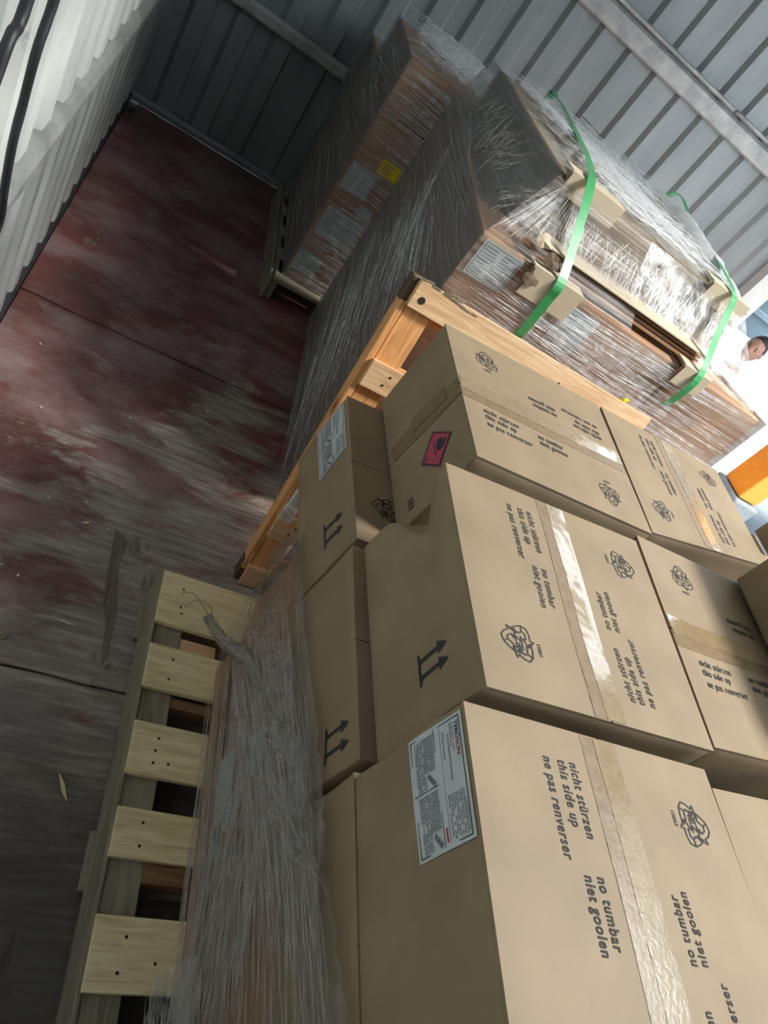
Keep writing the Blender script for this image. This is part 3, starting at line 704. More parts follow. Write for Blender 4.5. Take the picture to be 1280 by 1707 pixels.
planks(NP, 'edge_strip', [((0.4525, 0.70, 0.078), (0.012, 1.41, 0.118), PINEG)])
planks(NP, 'bottom_board', [((1.19, yy, 0.012), (1.51, 0.135, 0.022), PINEG) for yy in (1.29, 0.59, 0.07)])
planks(NP, 'cross_block', [((1.20, 0.545, 0.098), (1.47, 0.045, 0.05), PINEB), ((1.20, 0.985, 0.098), (1.47, 0.03, 0.045), PINEB), ((0.60, 1.16, 0.07), (0.12, 0.07, 0.10), PINEL)])
nl = []
for a, b_ in ys:
    for t in (0.25, 0.72): nl.append((0.52 + 0.01 * random.random(), b_ + (a - b_) * t, 0.1455))
nl += [(0.523, 1.285, 0.1455), (0.521, 0.83, 0.1455), (0.56, 0.80, 0.1455), (0.60, 0.36, 0.1455)]
nails(NP, nl)
# brown layer pad standing at the foot of the film
b = MB(); b.box((0.661, 0.54, 0.196), (0.004, 1.14, 0.10)); tagp(b.build('cardboard_strip', [CB2], loc=(0.661, 0.54, 0.145)), 'narrow brown cardboard strip standing on the pale pallet along the film foot', 'cardboard')

# ================================================================== LEANING PALLET
ang = math.atan2(0.335, 1.17)      # leans back (+y) from the foot at y 1.56
LP = empty('pallet', (1.25, 1.56, 0), 'orange sunlit wooden pallet leaning upright against the strapped load', 'pallet')
M = Matrix.Translation(V((0.76, 1.56, 0.0))) @ Matrix.Rotation(-ang, 4, 'X')   # local: x across, z up the pallet, -y towards camera
PW = 1.01
def lp(name, items): planks(LP, name, items, None, 0.002, M)
planks(LP, 'stringer', [((x, 0.038, 0.61), (w, 0.038, 1.16), PINEO) for x, w in ((0.050, 0.09), (0.505, 0.09), (0.96, 0.09))], None, 0.002, M)
planks(LP, 'cross_board', [((PW / 2, 0.008, v), (PW + 0.005, 0.022, w), mm) for v, w, mm in ((1.178, 0.088, PINEL), (0.90, 0.092, PINEL), (0.58, 0.092, PINEL), (0.275, 0.100, PINEL), (0.045, 0.085, PINEL))], None, 0.002, M)
planks(LP, 'deck_board', [((PW / 2, 0.066, v), (PW, 0.016, 0.11), PINEO) for v in (0.06, 0.33, 0.61, 0.89, 1.16)], None, 0.002, M)
planks(LP, 'edge_board', [((-0.010, 0.042, 0.60), (0.022, 0.056, 1.08), PINEO)], None, 0.002, M)
planks(LP, 'end_block', [((0.003, 0.046, 1.178), (0.05, 0.052, 0.088), PINED), ((0.003, 0.046, 0.05), (0.05, 0.052, 0.10), PINED)], None, 0.004, M)
nails(LP, [(0.065, -0.004, 0.885), (0.075, -0.004, 0.918), (0.06, -0.004, 0.262), (0.072, -0.004, 0.292), (0.06, -0.004, 0.03), (0.40, -0.004, 1.15), (0.60, -0.004, 1.165)], M, 0.0045, 'y')
nails(LP, [(0.030, -0.004, 1.168)], M, 0.012, 'y')
b = MB(); 
for k in range(14):
    x = 0.02 + random.random() * 0.14; b.box((x, 0.0, 1.224 + random.uniform(-.004, .006)), (random.uniform(.02, .06), 0.012, 0.003), M @ Matrix.Rotation(random.uniform(-.06, .06), 4, 'Y'))
b.build('splinters', [PINEG], LP)

# ================================================================== STRAPPED LOAD
SP = empty('pallet', (1.56, 2.75, 0), 'dark wooden pallet carrying the strapped load, behind the leaning pallet', 'pallet')
planks(SP, 'deck_board', [((1.62, y, 0.115), (1.24, 0.12, 0.02), PINEB) for y in (2.10, 2.35, 2.6, 2.85, 3.10, 3.36)])
planks(SP, 'stringer', [((x, 2.74, 0.055), (0.09, 1.38, 0.100), PINEB) for x in (1.05, 1.56, 2.19)])
ROWN = {0: 'leftmost column', 1: 'middle column', 2: 'outer column'}
for ci, (x0, x1) in enumerate(((0.872, 1.230), (1.245, 1.790), (1.802, 2.262))):
    for di, (y0, y1) in enumerate(((2.012, 2.72), (2.735, 3.44))):
        if ci > 0 and di > 0 and False: continue
        for k in range(4):
            z0 = 0.128 + k * 0.3055; z1 = z0 + 0.302
            lab = 'brown carton of the strapped load, %s, %s, %s' % (ROWN[ci], ('front', 'back')[di], ('lowest', 'second', 'third', 'top full')[k] + ' layer')
            sk = lambda x, y: x + (0.083 * (y - 1.992) if ci == 0 else 0)
            carton(lab, (sk(x0, y1), y1), (x1, y1), (x1, y0), (sk(x0, y0), y0), z1, z0, 'X', 40 + ci + di + k, CB2, 'cartons of the strapped load', tape=False, prints=False, flaps=False)
for ci, (x0, x1) in enumerate(((1.085, 1.60), (1.608, 2.015))):
    carton('flat brown carton on top of the strapped load, %s green strap' % ('under the nearer' if ci == 0 else 'under the farther'), (x0, 3.45), (x1, 3.45), (x1, 2.285), (x0, 2.285), 1.555, 1.350, 'Y', 60 + ci, CB, 'cartons of the strapped load', tape=False, prints=False, flaps=False)
# label on front of the left top carton
def front_label(parent, x0, x1, z0, z1, y, mm=PAPER, name='shipping_label', blocks=True):
    mesh(name, [(x0, y, z0), (x1, y, z0), (x1, y, z1), (x0, y, z1)], [(0, 1, 2, 3)], mm, parent)
    if blocks:
        ink = Ink(); w, h = x1 - x0, z1 - z0
        ink.frame(w * .05, h * .06, w * .95, h * .94, 0.002); ink.stroke([(w * .05, h * .5), (w * .95, h * .5)], 0.0012); ink.stroke([(w * .5, h * .06), (w * .5, h * .5)], 0.0012)
        rnd = random.Random(3)
        for k in range(9):
            yy = h * (.12 + .09 * k); ink.rect(w * .08, yy, w * rnd.uniform(.3, .46), yy + h * .03, 1); ink.rect(w * .55, yy, w * rnd.uniform(.7, .92), yy + h * .03, 1)
        ink.build('label_print', lambda a, b_: V((x0 + a, y - 0.0008, z0 + b_)), [INKG, GREYP], parent)
def find(prefix):
    return [o for o in bpy.data.objects if o.parent is None and o.get('label', '').startswith(prefix)][0]
front_label(find('brown carton of the strapped load, leftmost column, front, top full'), 0.890, 1.035, 1.222, 1.345, 2.004)
front_label(find('brown carton of the strapped load, middle column, front, top full'), 1.27, 1.40, 1.16, 1.32, 2.004)
ink = Ink(); ink.text('WM 25', 0, 0, 0.05); ink.text('4 1', 0.12, -0.07, 0.05)

# ------------------------------------------------------------------ film panels
def panel(B, c00, c10, c11, c01, nu, nv, amp, seed, mi=0, freq=4.0, bulge=0.0, aniso=None):
    """bilinear panel; u runs c00->c10 (wrap direction), v c00->c01"""
    c00, c10, c11, c01 = map(V, (c00, c10, c11, c01)); nrm = (c10 - c00).cross(c01 - c00).normalized()
    Lu = (c10 - c00).length; Lv = (c01 - c00).length; vs, uv, fs = [], [], []
    for i in range(nu + 1):
        for j in range(nv + 1):
            u, v = i / nu, j / nv; st = mi in (0, 1, 2)
            p = c00 * (1 - u) * (1 - v) + c10 * u * (1 - v) + c11 * u * v + c01 * (1 - u) * v
            a = noise.fractal(V((u * Lu * freq * (.22 if st else 1), v * Lv * freq * (2.2 if st else 1), seed)), 0.9, 2.1, 4) * (.45 if st else 1)
            e = min(u, 1 - u, v, 1 - v) * 8; e = min(1, e)
            p = p + nrm * (abs(a) * amp * e + bulge * math.sin(math.pi * u) * math.sin(math.pi * v))
            vs.append(p); uv.append((u * Lu + seed, v * Lv + seed * .37))
    for i in range(nu):
        for j in range(nv):
            a = i * (nv + 1) + j; fs.append((a, a + nv + 1, a + nv + 2, a + 1))
    B.add(vs, fs, uv, mi)
def strands(B, pa, pb, n, w, nrm, jit, mi, rnd, wob=0.004, seg=7, lift=0.003):
    """ribbons from points pa(t) to pb(t')"""
    nrm = V(nrm)
    for _ in range(n):
        t = rnd.random(); a = V(pa(t)); b_ = V(pb(min(1, max(0, t + rnd.uniform(-jit, jit)))))
        s0 = rnd.uniform(0, .35); s1 = rnd.uniform(.6, 1.0); ww = w * rnd.uniform(.4, 1.4)
        d = (b_ - a); sd = d.cross(nrm).normalized(); vs, fs = [], []; ph = rnd.uniform(0, 9)
        for i in range(seg + 1):
            s = s0 + (s1 - s0) * i / seg; tap = math.sin(math.pi * min(.97, max(.03, i / seg))) ** .5
            p = a + d * s + sd * wob * math.sin(ph + i * (.5 if wob < .006 else 1.3)) + nrm * (lift * (1 + math.sin(ph * 2 + i)))
            vs += [p - sd * ww * tap / 2, p + nrm * ww * .5 * tap, p + sd * ww * tap / 2]
        for i in range(seg):
            k = i * 3; fs += [(k, k + 3, k + 4, k + 1), (k + 1, k + 4, k + 5, k + 2)]
        B.add(vs, fs, None, mi)
def lin(a, b_): a, b_ = V(a), V(b_); return lambda t: a.lerp(b_, t)
rnd = random.Random(11)
XB = 0.985
FM = [FILM_SIDE, FILM_DENSE, FILM_BROWN, FILM_TOP, FILM_WHITE, STRAND, STRANDB]
# strapped load film
B = MB(); xl, yf = 0.862, 1.992
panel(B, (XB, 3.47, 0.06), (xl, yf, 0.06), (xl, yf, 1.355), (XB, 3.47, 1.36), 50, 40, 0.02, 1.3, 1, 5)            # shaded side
panel(B, (XB, 3.47, 1.36), (xl, yf, 1.355), (1.075, 2.272, 1.568), (1.045, 3.47, 1.570), 40, 14, 0.02, 2.1, 1, 6)       # shoulder
panel(B, (xl, yf, 0.15), (2.275, yf, 0.15), (2.275, yf, 1.353), (xl, yf, 1.353), 50, 30, 0.008, 3.3, 2, 5)          # front
panel(B, (xl, yf, 1.355), (1.50, yf, 1.358), (1.50, 2.272, 1.566), (1.075, 2.272, 1.568), 24, 14, 0.018, 4.3, 0, 8)       # front slope near the corner
panel(B, (1.50, yf + .12, 1.358), (2.20, yf + .02, 1.358), (2.03, 2.272, 1.566), (1.50, 2.272, 1.566), 26, 12, 0.02, 5.1, 3, 9)
panel(B, (1.07, 2.272, 1.569), (2.03, 2.272, 1.569), (2.13, 3.47, 1.574), (1.06, 3.47, 1.574), 70, 70, 0.035, 6.6, 3, 7)     # top
panel(B, (2.275, yf, 0.15), (2.275, 3.47, 0.15), (2.275, 3.47, 1.355), (2.275, yf, 1.355), 20, 20, 0.02, 7.7, 4, 5)
panel(B, (2.275, yf, 1.356), (2.275, 3.47, 1.356), (2.135, 3.47, 1.366), (2.035, 2.272, 1.366), 20, 8, 0.008, 8.7, 4, 6)
panel(B, (2.035, 2.272, 1.36), (2.135, 3.47, 1.36), (2.135, 3.47, 1.572), (2.035, 2.272, 1.570), 20, 10, 0.012, 8.2, 4, 6)
panel(B, (1.96, 2.30, 1.585), (2.05, 2.30, 1.580), (2.15, 3.45, 1.590), (2.00, 3.45, 1.590), 10, 30, 0.02, 9.9, 4, 6, bulge=0.035)
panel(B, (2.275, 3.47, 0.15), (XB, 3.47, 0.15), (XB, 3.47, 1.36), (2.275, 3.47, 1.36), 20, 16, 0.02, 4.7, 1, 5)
# strands: shaded side, front, fans
strands(B, lin((XB - .012, 3.4, 0.08), (XB - .012, 3.4, 1.34)), lin((xl - .010, 2.0, 0.06), (xl - .010, 2.0, 1.35)), 200, 0.0035, (-1, 0, 0), 0.12, 5, rnd)
strands(B, lin((XB - .015, 3.4, 0.4), (XB - .045, 3.0, 1.36)), lin((xl - .01, 2.0, 0.05), (xl + .02, 2.4, 0.9)), 60, 0.005, (-1, 0, 0), 0.3, 6, rnd, wob=.002)
strands(B, lin((0.93, 2.9, 1.0), (1.0, 3.3, 1.45)), lin((xl + .005, 2.15, 0.75), (xl, 2.05, 1.3)), 60, 0.004, (-1, 0, .2), 0.2, 6, rnd, wob=.002)
strands(B, lin((xl + .01, yf - .008, 1.05), (xl + .01, yf - .008, 1.34)), lin((1.8, yf - .008, 0.98), (1.8, yf - .008, 1.30)), 120, 0.0028, (0, -1, 0), 0.25, 6, rnd)
strands(B, lin((1.25, yf - .008, 1.10), (1.25, yf - .008, 1.34)), lin((2.27, yf - .008, 1.10), (2.27, yf - .008, 1.34)), 110, 0.0035, (0, -1, 0), 0.4, 6, rnd)
fan = V((1.10, 2.262, 1.535))
strands(B, lambda t: fan + V((0.10 * t, 0, -0.02 * t)), lin((xl + .02, 2.02, 1.37), (1.30, 2.10, 1.36)), 90, 0.005, (0, -.6, .8), 0.1, 6, rnd, lift=.006)
strands(B, lambda t: fan + V((0.05 * t, 0, 0)), lin((xl - .005, 2.05, 1.35), (xl + .08, 3.0, 1.37)), 70, 0.004, (-.6, -.3, .7), 0.1, 5, rnd, lift=.01)
strands(B, lin((1.2, 2.262, 1.50), (2.0, 2.262, 1.55)), lin((1.15, 2.12, 1.39), (1.98, 2.08, 1.37)), 150, 0.006, (0, -.7, .7), 0.10, 6, rnd, wob=.002, lift=.006)
strands(B, lin((1.10, 2.29, 1.578), (1.10, 3.45, 1.585)), lin((2.0, 2.30, 1.580), (2.1, 3.45, 1.585)), 160, 0.006, (0, 0, 1), 0.3, 6, rnd, wob=.02, lift=.012)
strands(B, lin((1.08, 3.4, 1.585), (1.12, 2.9, 1.585)), lin((1.5, 2.32, 1.585), (2.0, 2.32, 1.585)), 110, 0.008, (0, 0, 1), 0.5, 6, rnd, wob=.02, lift=.012)
strands(B, lin((xl + .02, 2.35, 1.36), (0.98, 3.3, 1.40)), lin((1.06, 2.45, 1.56), (1.06, 3.44, 1.57)), 90, 0.003, (-.7, 0, .7), 0.3, 5, rnd, lift=.008)
tagp(B.build('stretch_film', FM, loc=(1.5, 2.7, 0.0), smooth=True), 'shiny crumpled clear film stretched around the strapped load', 'plastic film')

# cardboard protectors, straps, long edge board
def protector(name, x0, x1, ytop, yfr, zt, dz, dy, lab, skew=0.0):
    b = MB(); t = 0.005
    b.box(((x0 + x1) / 2, ytop + dy / 2, zt + t / 2), (x1 - x0, dy, t)); b.box(((x0 + x1) / 2, yfr - t / 2, zt - dz / 2 + t / 2), (x1 - x0, t, dz + t))
    b.box((x0 + .003, yfr - t - .001, zt - dz / 2), (0.006, 0.006, dz * .95), mi=1)
    return tagp(b.build(name, [CB3, CBD], loc=((x0 + x1) / 2, yfr, zt), bev=0.0015), lab, 'cardboard')
protector('edge_protector', 1.085, 1.325, 2.255, 2.255, 1.588, 0.070, 0.075, 'folded cardboard corner piece under the nearer green strap on the upper edge')
protector('edge_protector', 1.055, 1.265, 1.978, 1.978, 1.362, 0.095, 0.06, 'folded cardboard corner piece under the nearer green strap on the lower edge')
protector('edge_protector', 1.795, 2.01, 2.255, 2.255, 1.590, 0.070, 0.075, 'folded cardboard corner piece on the upper edge in the glaring sunlight')
protector('edge_protector', 1.755, 1.90, 1.978, 1.978, 1.372, 0.075, 0.06, 'folded cardboard corner piece on the lower edge in the glaring sunlight')
b = MB()
for k in range(4): b.box((1.46 + .01 * k, 2.085 + .012 * k, 1.372 + 0.011 * k), (0.78, 0.085 - .010 * k, 0.0075), mi=0 if k == 3 else 1)
b.box((1.46, 2.100, 1.4145), (0.80, 0.125, 0.004))
tagp(b.build('edge_boards', [CB3, CB2], loc=(1.46, 2.08, 1.366)), 'stack of long grey cardboard edge boards lying on the ledge of the strapped load', 'cardboard')
def strap(pts, w, lab, wdir=(1, 0, 0)):
    pts = [V(p) for p in pts]; P = []
    for i in range(len(pts) - 1):
        p0, p1, p2, p3 = pts[max(i - 1, 0)], pts[i], pts[i + 1], pts[min(i + 2, len(pts) - 1)]
        for k in range(6):
            t = k / 6; P.append(0.5 * ((2 * p1) + (p2 - p0) * t + (2 * p0 - 5 * p1 + 4 * p2 - p3) * t * t + (3 * p1 - p0 - 3 * p2 + p3) * t ** 3))
    P.append(pts[-1]); vs, fs = [], []; wd = V(wdir).normalized()
    for i, p in enumerate(P):
        d = (P[min(i + 1, len(P) - 1)] - P[max(i - 1, 0)]).normalized(); nn = d.cross(wd).normalized() * 0.0006
        vs += [p - wd * w / 2 - nn, p + wd * w / 2 - nn, p + wd * w / 2 + nn, p - wd * w / 2 + nn]
    for i in range(len(P) - 1):
        for k in range(4): a = i * 4 + k; b2 = i * 4 + (k + 1) % 4; fs.append((a, b2, b2 + 4, a + 4))
    fs += [(3, 2, 1, 0), tuple(range(len(vs) - 4, len(vs)))]
    tagp(mesh('strap', vs, fs, GREEN, loc=pts[0]), lab, 'strap')
strap([(1.180, 1.990, 1.135), (1.178, 1.975, 1.162), (1.165, 1.966, 1.30), (1.160, 1.968, 1.366), (1.155, 2.06, 1.46), (1.150, 2.18, 1.565), (1.158, 2.255, 1.602), (1.19, 2.36, 1.608), (1.25, 2.62, 1.612), (1.345, 3.20, 1.614), (1.352, 3.40, 1.612), (1.355, 3.49, 1.56), (1.355, 3.50, 1.0)], 0.034, 'nearer green strap over the load, between the torn card scraps and the corner pieces')
strap([(1.84, 1.990, 1.20), (1.838, 1.966, 1.26), (1.836, 1.968, 1.372), (1.86, 2.10, 1.49), (1.89, 2.20, 1.575), (1.90, 2.26, 1.604), (1.96, 2.45, 1.610), (2.05, 2.75, 1.612), (2.12, 3.10, 1.612), (2.14, 3.42, 1.60), (2.14, 3.50, 1.1)], 0.030, 'farther green strap over the load, bleached by the sunlight')
# torn bits of card and the dark tear
def scrap(name, c, r, mm, lab, seed, nrm=(0, -1, .4)):
    n_ = V(nrm).normalized(); a = n_.cross(V((0, 0, 1))).normalized(); b2 = n_.cross(a); vs = [V(c) + n_ * 0.006]
    K = 11
    for k in range(K):
        t = 2 * math.pi * k / K; q = r * (0.55 + 0.6 * abs(noise.noise(V((k * 1.9, seed, 0)))) * 1.6)
        vs.append(V(c) + a * q * math.cos(t) * 1.2 + b2 * q * math.sin(t) + n_ * 0.012 * noise.noise(V((k * .9, seed, 4))))
    fs = [(0, 1 + k, 1 + (k + 1) % K) for k in range(K)]
    o = mesh(name, vs, fs, mm, loc=c); sm = o.modifiers.new('solid', 'SOLIDIFY'); sm.thickness = 0.003
    return tagp(o, lab, 'cardboard')
scrap('torn_cardboard', (1.045, 2.02, 1.425), 0.035, CB3, 'pale torn cardboard scrap sticking up beside the nearer green strap', 1)
scrap('torn_cardboard', (1.10, 2.00, 1.395), 0.035, CBD, 'dark torn cardboard scrap below the pale torn scrap', 5)
scrap('torn_cardboard', (1.06, 1.965, 1.325), 0.03, CBD, 'dark ragged cardboard edge beside the lower corner piece', 9)
vs = [(1.50, 3.43, 1.622), (1.53, 3.36, 1.624), (1.57, 3.28, 1.622), (1.585, 3.20, 1.620), (1.56, 3.22, 1.622), (1.535, 3.30, 1.624), (1.50, 3.37, 1.622)]
tagp(mesh('film_tear', vs, [tuple(range(7))], VOID, loc=(1.54, 3.3, 1.62)), 'dark open tear in the film near the back of the strapped load top', 'tear')
scrap('yellow_sticker', (1.69, 1.975, 1.15), 0.022, YEL, 'small yellow sticker just above the sunny end of the leaning pallet', 2, (0, -1, 0))

# ================================================================== FAR LOAD
FP = empty('pallet', (1.12, 4.2, 0), 'dim wooden pallet under the far wrapped load by the back wall', 'pallet')
planks(FP, 'deck_board', [((1.15, y, 0.120), (0.84, 0.10, 0.020), PINEG) for y in (3.58, 3.86, 4.14, 4.42, 4.68)])
planks(FP, 'stringer', [((x, 4.16, 0.058), (0.045, 1.26, 0.105), PINEG) for x in (0.735, 1.12, 1.55)])
planks(FP, 'side_board', [((0.708, 4.13, 0.068), (0.014, 1.24, 0.134), PINEG)])
wb = {}
LN = ['lowest', 'second', 'middle', 'fourth', 'topmost']
zz = [0.132, 0.355, 0.608, 0.862, 1.108, 1.358]
for k in range(5):
    c = carton('wrapped brown carton in the front column of the far load, %s layer' % LN[k], (0.778, 4.39), (1.50, 4.39), (1.50, 3.632), (0.778, 3.632), zz[k + 1] - .004, zz[k], 'X', 70 + k, CB2, 'front cartons of the far load', tape=False, prints=False, flaps=False)
    wb[k] = c
    if k < 4: carton('wrapped brown carton at the back of the far load, %s layer' % LN[k], (0.790, 4.93), (1.50, 4.93), (1.50, 4.405), (0.790, 4.405), zz[k + 1] + .02, zz[k] + (.024 if k else 0), 'X', 80 + k, CB2, 'back cartons of the far load', tape=False, prints=False, flaps=False)
front_label(wb[0]['e'], 0.785, 0.925, 0.190, 0.315, 3.622); front_label(wb[1]['e'], 0.80, 1.01, 0.425, 0.592, 3.622); front_label(wb[2]['e'], 0.79, 0.935, 0.70, 0.845, 3.622)
front_label(wb[2]['e'], 0.930, 1.008, 0.612, 0.682, 3.603, name='small_label')
front_label(wb[3]['e'], 0.905, 1.008, 0.866, 0.936, 3.598, YEL, 'yellow_label', False); front_label(wb[3]['e'], 1.012, 1.055, 0.862, 0.905, 3.598, YEL, 'yellow_label', False)
ink = Ink()
for k, t in enumerate(('ACHTUNG', 'VORSICHT', 'FRAGILE')): pass
for k in range(4): ink.rect(0.01, 0.012 + k * 0.014, 0.01 + 0.05 + 0.008 * (k % 2), 0.018 + k * 0.014)
ink.build('label_print', lambda a, b_: V((0.908 + a, 3.597, 0.866 + b_)), [GREYP], wb[3]['e'])
for k in range(4):   # seams
    pass
B = MB(); xl = 0.768; yf = 3.612
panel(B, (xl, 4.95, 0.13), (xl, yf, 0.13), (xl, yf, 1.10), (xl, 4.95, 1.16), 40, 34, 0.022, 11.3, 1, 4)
panel(B, (xl, 4.42, 1.13), (xl, yf, 1.10), (xl, yf, 1.362), (xl, 4.40, 1.372), 20, 12, 0.02, 12.3, 1, 5)
panel(B, (xl, yf, 0.13), (1.53, yf, 0.13), (1.53, yf, 1.362), (xl, yf, 1.362), 40, 50, 0.006, 13.3, 2, 4)
panel(B, (xl, yf, 1.365), (1.53, yf, 1.365), (1.53, 4.40, 1.375), (xl, 4.40, 1.375), 50, 50, 0.045, 14.3, 3, 7)
panel(B, (xl, 4.41, 1.16), (1.53, 4.41, 1.16), (1.53, 4.95, 1.16), (xl, 4.95, 1.16), 20, 20, 0.02, 15.3, 3, 7)
strands(B, lin((xl - .006, 4.9, 0.14), (xl - .006, 4.5, 1.34)), lin((xl - .006, 3.63, 0.14), (xl - .006, 3.63, 1.35)), 190, 0.0055, (-1, 0, 0), 0.1, 5, rnd)
strands(B, lin((xl, yf - .006, 0.15), (xl, yf - .006, 1.35)), lin((1.4, yf - .006, 0.11), (1.4, yf - .006, 1.30)), 330, 0.0045, (0, -1, 0), 0.04, 6, rnd)
strands(B, lin((xl, yf, 1.40), (xl, 4.38, 1.40)), lin((1.45, yf, 1.40), (1.45, 4.38, 1.40)), 120, 0.009, (0, 0, 1), 0.4, 6, rnd, wob=.02, lift=.02)
tagp(B.build('stretch_film', FM, loc=(1.1, 4.2, 0.1), smooth=True), 'streaky clear film wrapped around the far load by the back wall', 'plastic film')

# ================================================================== NEAR FILM
B = MB()
x0 = 0.655
def fx(y): return 0.10 * max(0, (y - 1.12) / 0.30) ** 1.6
rim = [(1.62, 0.60), (1.40, 0.625), (1.22, 0.664), (0.978, 0.711), (0.655, 0.789), (0.416, 0.829), (0.274, 0.861), (0.151, 0.896), (-0.05, 0.905)]
vs, uv, fs = [], [], []; NU, NVv = 90, 46
def rimz(y):
    for (ya, za), (yb, zb_) in zip(rim, rim[1:]):
        if ya >= y >= yb: return za + (zb_ - za) * (ya - y) / (ya - yb)
    return rim[0][1] if y > rim[0][0] else rim[-1][1]
for i in range(NU + 1):
    y = 1.42 - 1.47 * i / NU; rz = rimz(y)
    for j in range(NVv + 1):
        v = j / NVv; z = 0.185 + (rz - 0.185) * v
        a = noise.fractal(V((y * 1.2, z * 14, 3.3)), 0.9, 2.1, 4) * .7; bd = math.exp(-((v - 0.97) / 0.05) ** 2)
        # crumpled band where the film is gathered
        g = math.exp(-((z - (0.62 - (y - .9) * .35)) / 0.09) ** 2) if y < 1.5 else 0
        cr = noise.fractal(V((y * 18, z * 18, 9)), 0.8, 2, 3)
        vs.append((x0 + fx(y) - 0.006 - abs(a) * 0.014 - g * (0.015 + abs(cr) * .03) - bd * 0.006, y, z)); uv.append((y, z))
for i in range(NU):
    for j in range(NVv):
        a = i * (NVv + 1) + j; fs.append((a, a + 1, a + NVv + 2, a + NVv + 1))
B.add(vs, fs, uv, 0)
panel(B, (0.752, 1.42, 0.15), (1.3, 1.425, 0.15), (1.3, 1.425, 0.60), (0.752, 1.42, 0.60), 20, 20, 0.01, 16.3, 1, 5)
strands(B, lin((x0 - .014, 1.15, 0.16), (x0 - .014, 1.1, 0.66)), lin((x0 - .014, -.04, 0.16), (x0 - .014, -.04, 0.86)), 230, 0.0024, (-1, 0, 0), 0.06, 5, rnd, seg=12)
strands(B, lin((x0 - .025, 1.15, 0.30), (x0 - .03, 1.1, 0.64)), lin((x0 - .025, 0.3, 0.60), (x0 - .02, 0.0, 0.88)), 170, 0.0035, (-1, 0, 0), 0.25, 5, rnd, seg=10, lift=.006)
strands(B, lin((x0 - .03, 1.12, 0.42), (x0 - .03, 0.55, 0.60)), lin((x0 - .03, 1.0, 0.66), (x0 - .03, 0.3, 0.85)), 110, 0.0025, (-1, 0, 0), 0.3, 5, rnd, wob=.010, seg=8, lift=.01)
strands(B, lin((x0 - .02, 0.9, 0.42), (x0 - .02, 0.6, 0.60)), lin((x0 - .02, -0.03, 0.15), (x0 - .02, 0.1, 0.5)), 110, 0.003, (-1, 0, 0), 0.3, 5, rnd, wob=.006, seg=10, lift=.006)
nf = tagp(B.build('stretch_film', FM, loc=(0.65, 0.8, 0.15), smooth=True), 'loose grey stretch film gathered around the cartons on the pale pallet', 'plastic film')
FD = film_mat('stretch_film_rope', 0.25, 0.9, along=10, across=12, col=(0.42, 0.40, 0.36), rough=0.35)
tube('film_tail', [(0.60, 1.266, 0.150), (0.605, 1.262, 0.168), (0.607, 1.234, 0.190), (0.610, 1.161, 0.248), (0.612, 1.086, 0.318), (0.615, 1.011, 0.409), (0.62, 0.921, 0.494), (0.625, 0.777, 0.593), (0.63, 0.612, 0.693), (0.635, 0.469, 0.773)], [0.006, 0.010, 0.014, 0.015, 0.016, 0.017, 0.013, 0.009, 0.005], FD, nf, 14, jitter=.9)
tube('film_tail', [(0.615, 1.235, 0.185), (0.57, 1.26, 0.215), (0.53, 1.30, 0.21), (0.51, 1.31, 0.175)], 0.0018, FD, nf, 6)
tube('film_tail', [(0.615, 1.235, 0.185), (0.58, 1.25, 0.24), (0.54, 1.26, 0.235), (0.52, 1.25, 0.20)], 0.0014, FD, nf, 6)
# torn film lump at the bottom of the picture
B = MB()
panel(B, (0.595, 0.335, 0.16), (0.615, 0.05, 0.16), (0.625, 0.05, 0.40), (0.615, 0.335, 0.37), 24, 24, 0.03, 21.3, 3, 14)
strands(B, lin((0.59, 0.33, 0.17), (0.60, 0.33, 0.37)), lin((0.585, 0.06, 0.15), (0.60, 0.06, 0.40)), 80, 0.003, (-1, 0, 0), 0.5, 5, rnd, wob=.012)
tagp(B.build('loose_film', FM, loc=(0.6, 0.2, 0.15), smooth=True), 'crumpled lump of torn film lying against the pale pallet deck', 'plastic film')
# labels behind the near film
b = MB(); b.box((0.661, 0.705, 0.285), (0.002, 0.165, 0.105)); o = b.build('white_label', [PAPER], find('film-covered brown carton in the middle of the wrapped side, on'))
b = MB(); b.box((0.661, 0.725, 0.460), (0.002, 0.10, 0.075)); o = b.build('white_label', [PAPER], find('film-covered brown carton in the middle of the wrapped side, in its'))
# white torn film scrap caught on the leaning pallet
B = MB(); panel(B, (0.745, 1.630, 0.315), (0.80, 1.635, 0.30), (0.80, 1.665, 0.43), (0.755, 1.665, 0.44), 14, 14, 0.03, 31.3, 0, 25)
strands(B, lin((0.74, 1.63, 0.30), (0.79, 1.63, 0.44)), lin((0.80, 1.63, 0.33), (0.74, 1.64, 0.42)), 40, 0.003, (0, -1, 0), 0.5, 1, rnd, wob=.01)
tagp(B.build('film_scrap', [FILM_WHITE, STRAND], loc=(0.77, 1.63, 0.35), smooth=True), 'white shredded film scrap caught low on the leaning pallet', 'plastic film')

# ================================================================== CABLES ON THE LEFT WALL
tagp(tube('cable', [(-0.235, 1.30, 2.2), (-0.232, 1.27, 1.75), (-0.230, 1.210, 1.482), (-0.230, 1.166, 1.443), (-0.230, 1.140, 1.401), (-0.230, 1.08, 1.25), (-0.230, 1.06, 1.0)], 0.0085, BLACK, loc=(-0.23, 1.1, 1.0)), 'black cable hanging at the top left corner before the white wall', 'cable')
tagp(tube('cable', [(-0.232, 1.45, 2.2), (-0.230, 1.41, 1.6), (-0.230, 1.392, 1.442), (-0.230, 1.366, 1.366), (-0.230, 1.372, 1.27), (-0.230, 1.379, 1.186), (-0.230, 1.425, 1.066), (-0.230, 1.462, 0.994), (-0.230, 1.455, 0.955), (-0.230, 1.40, 0.90)], 0.0080, BLACK, loc=(-0.23, 1.4, 0.9)), 'longer black cable looping down over the rail of the white wall', 'cable')

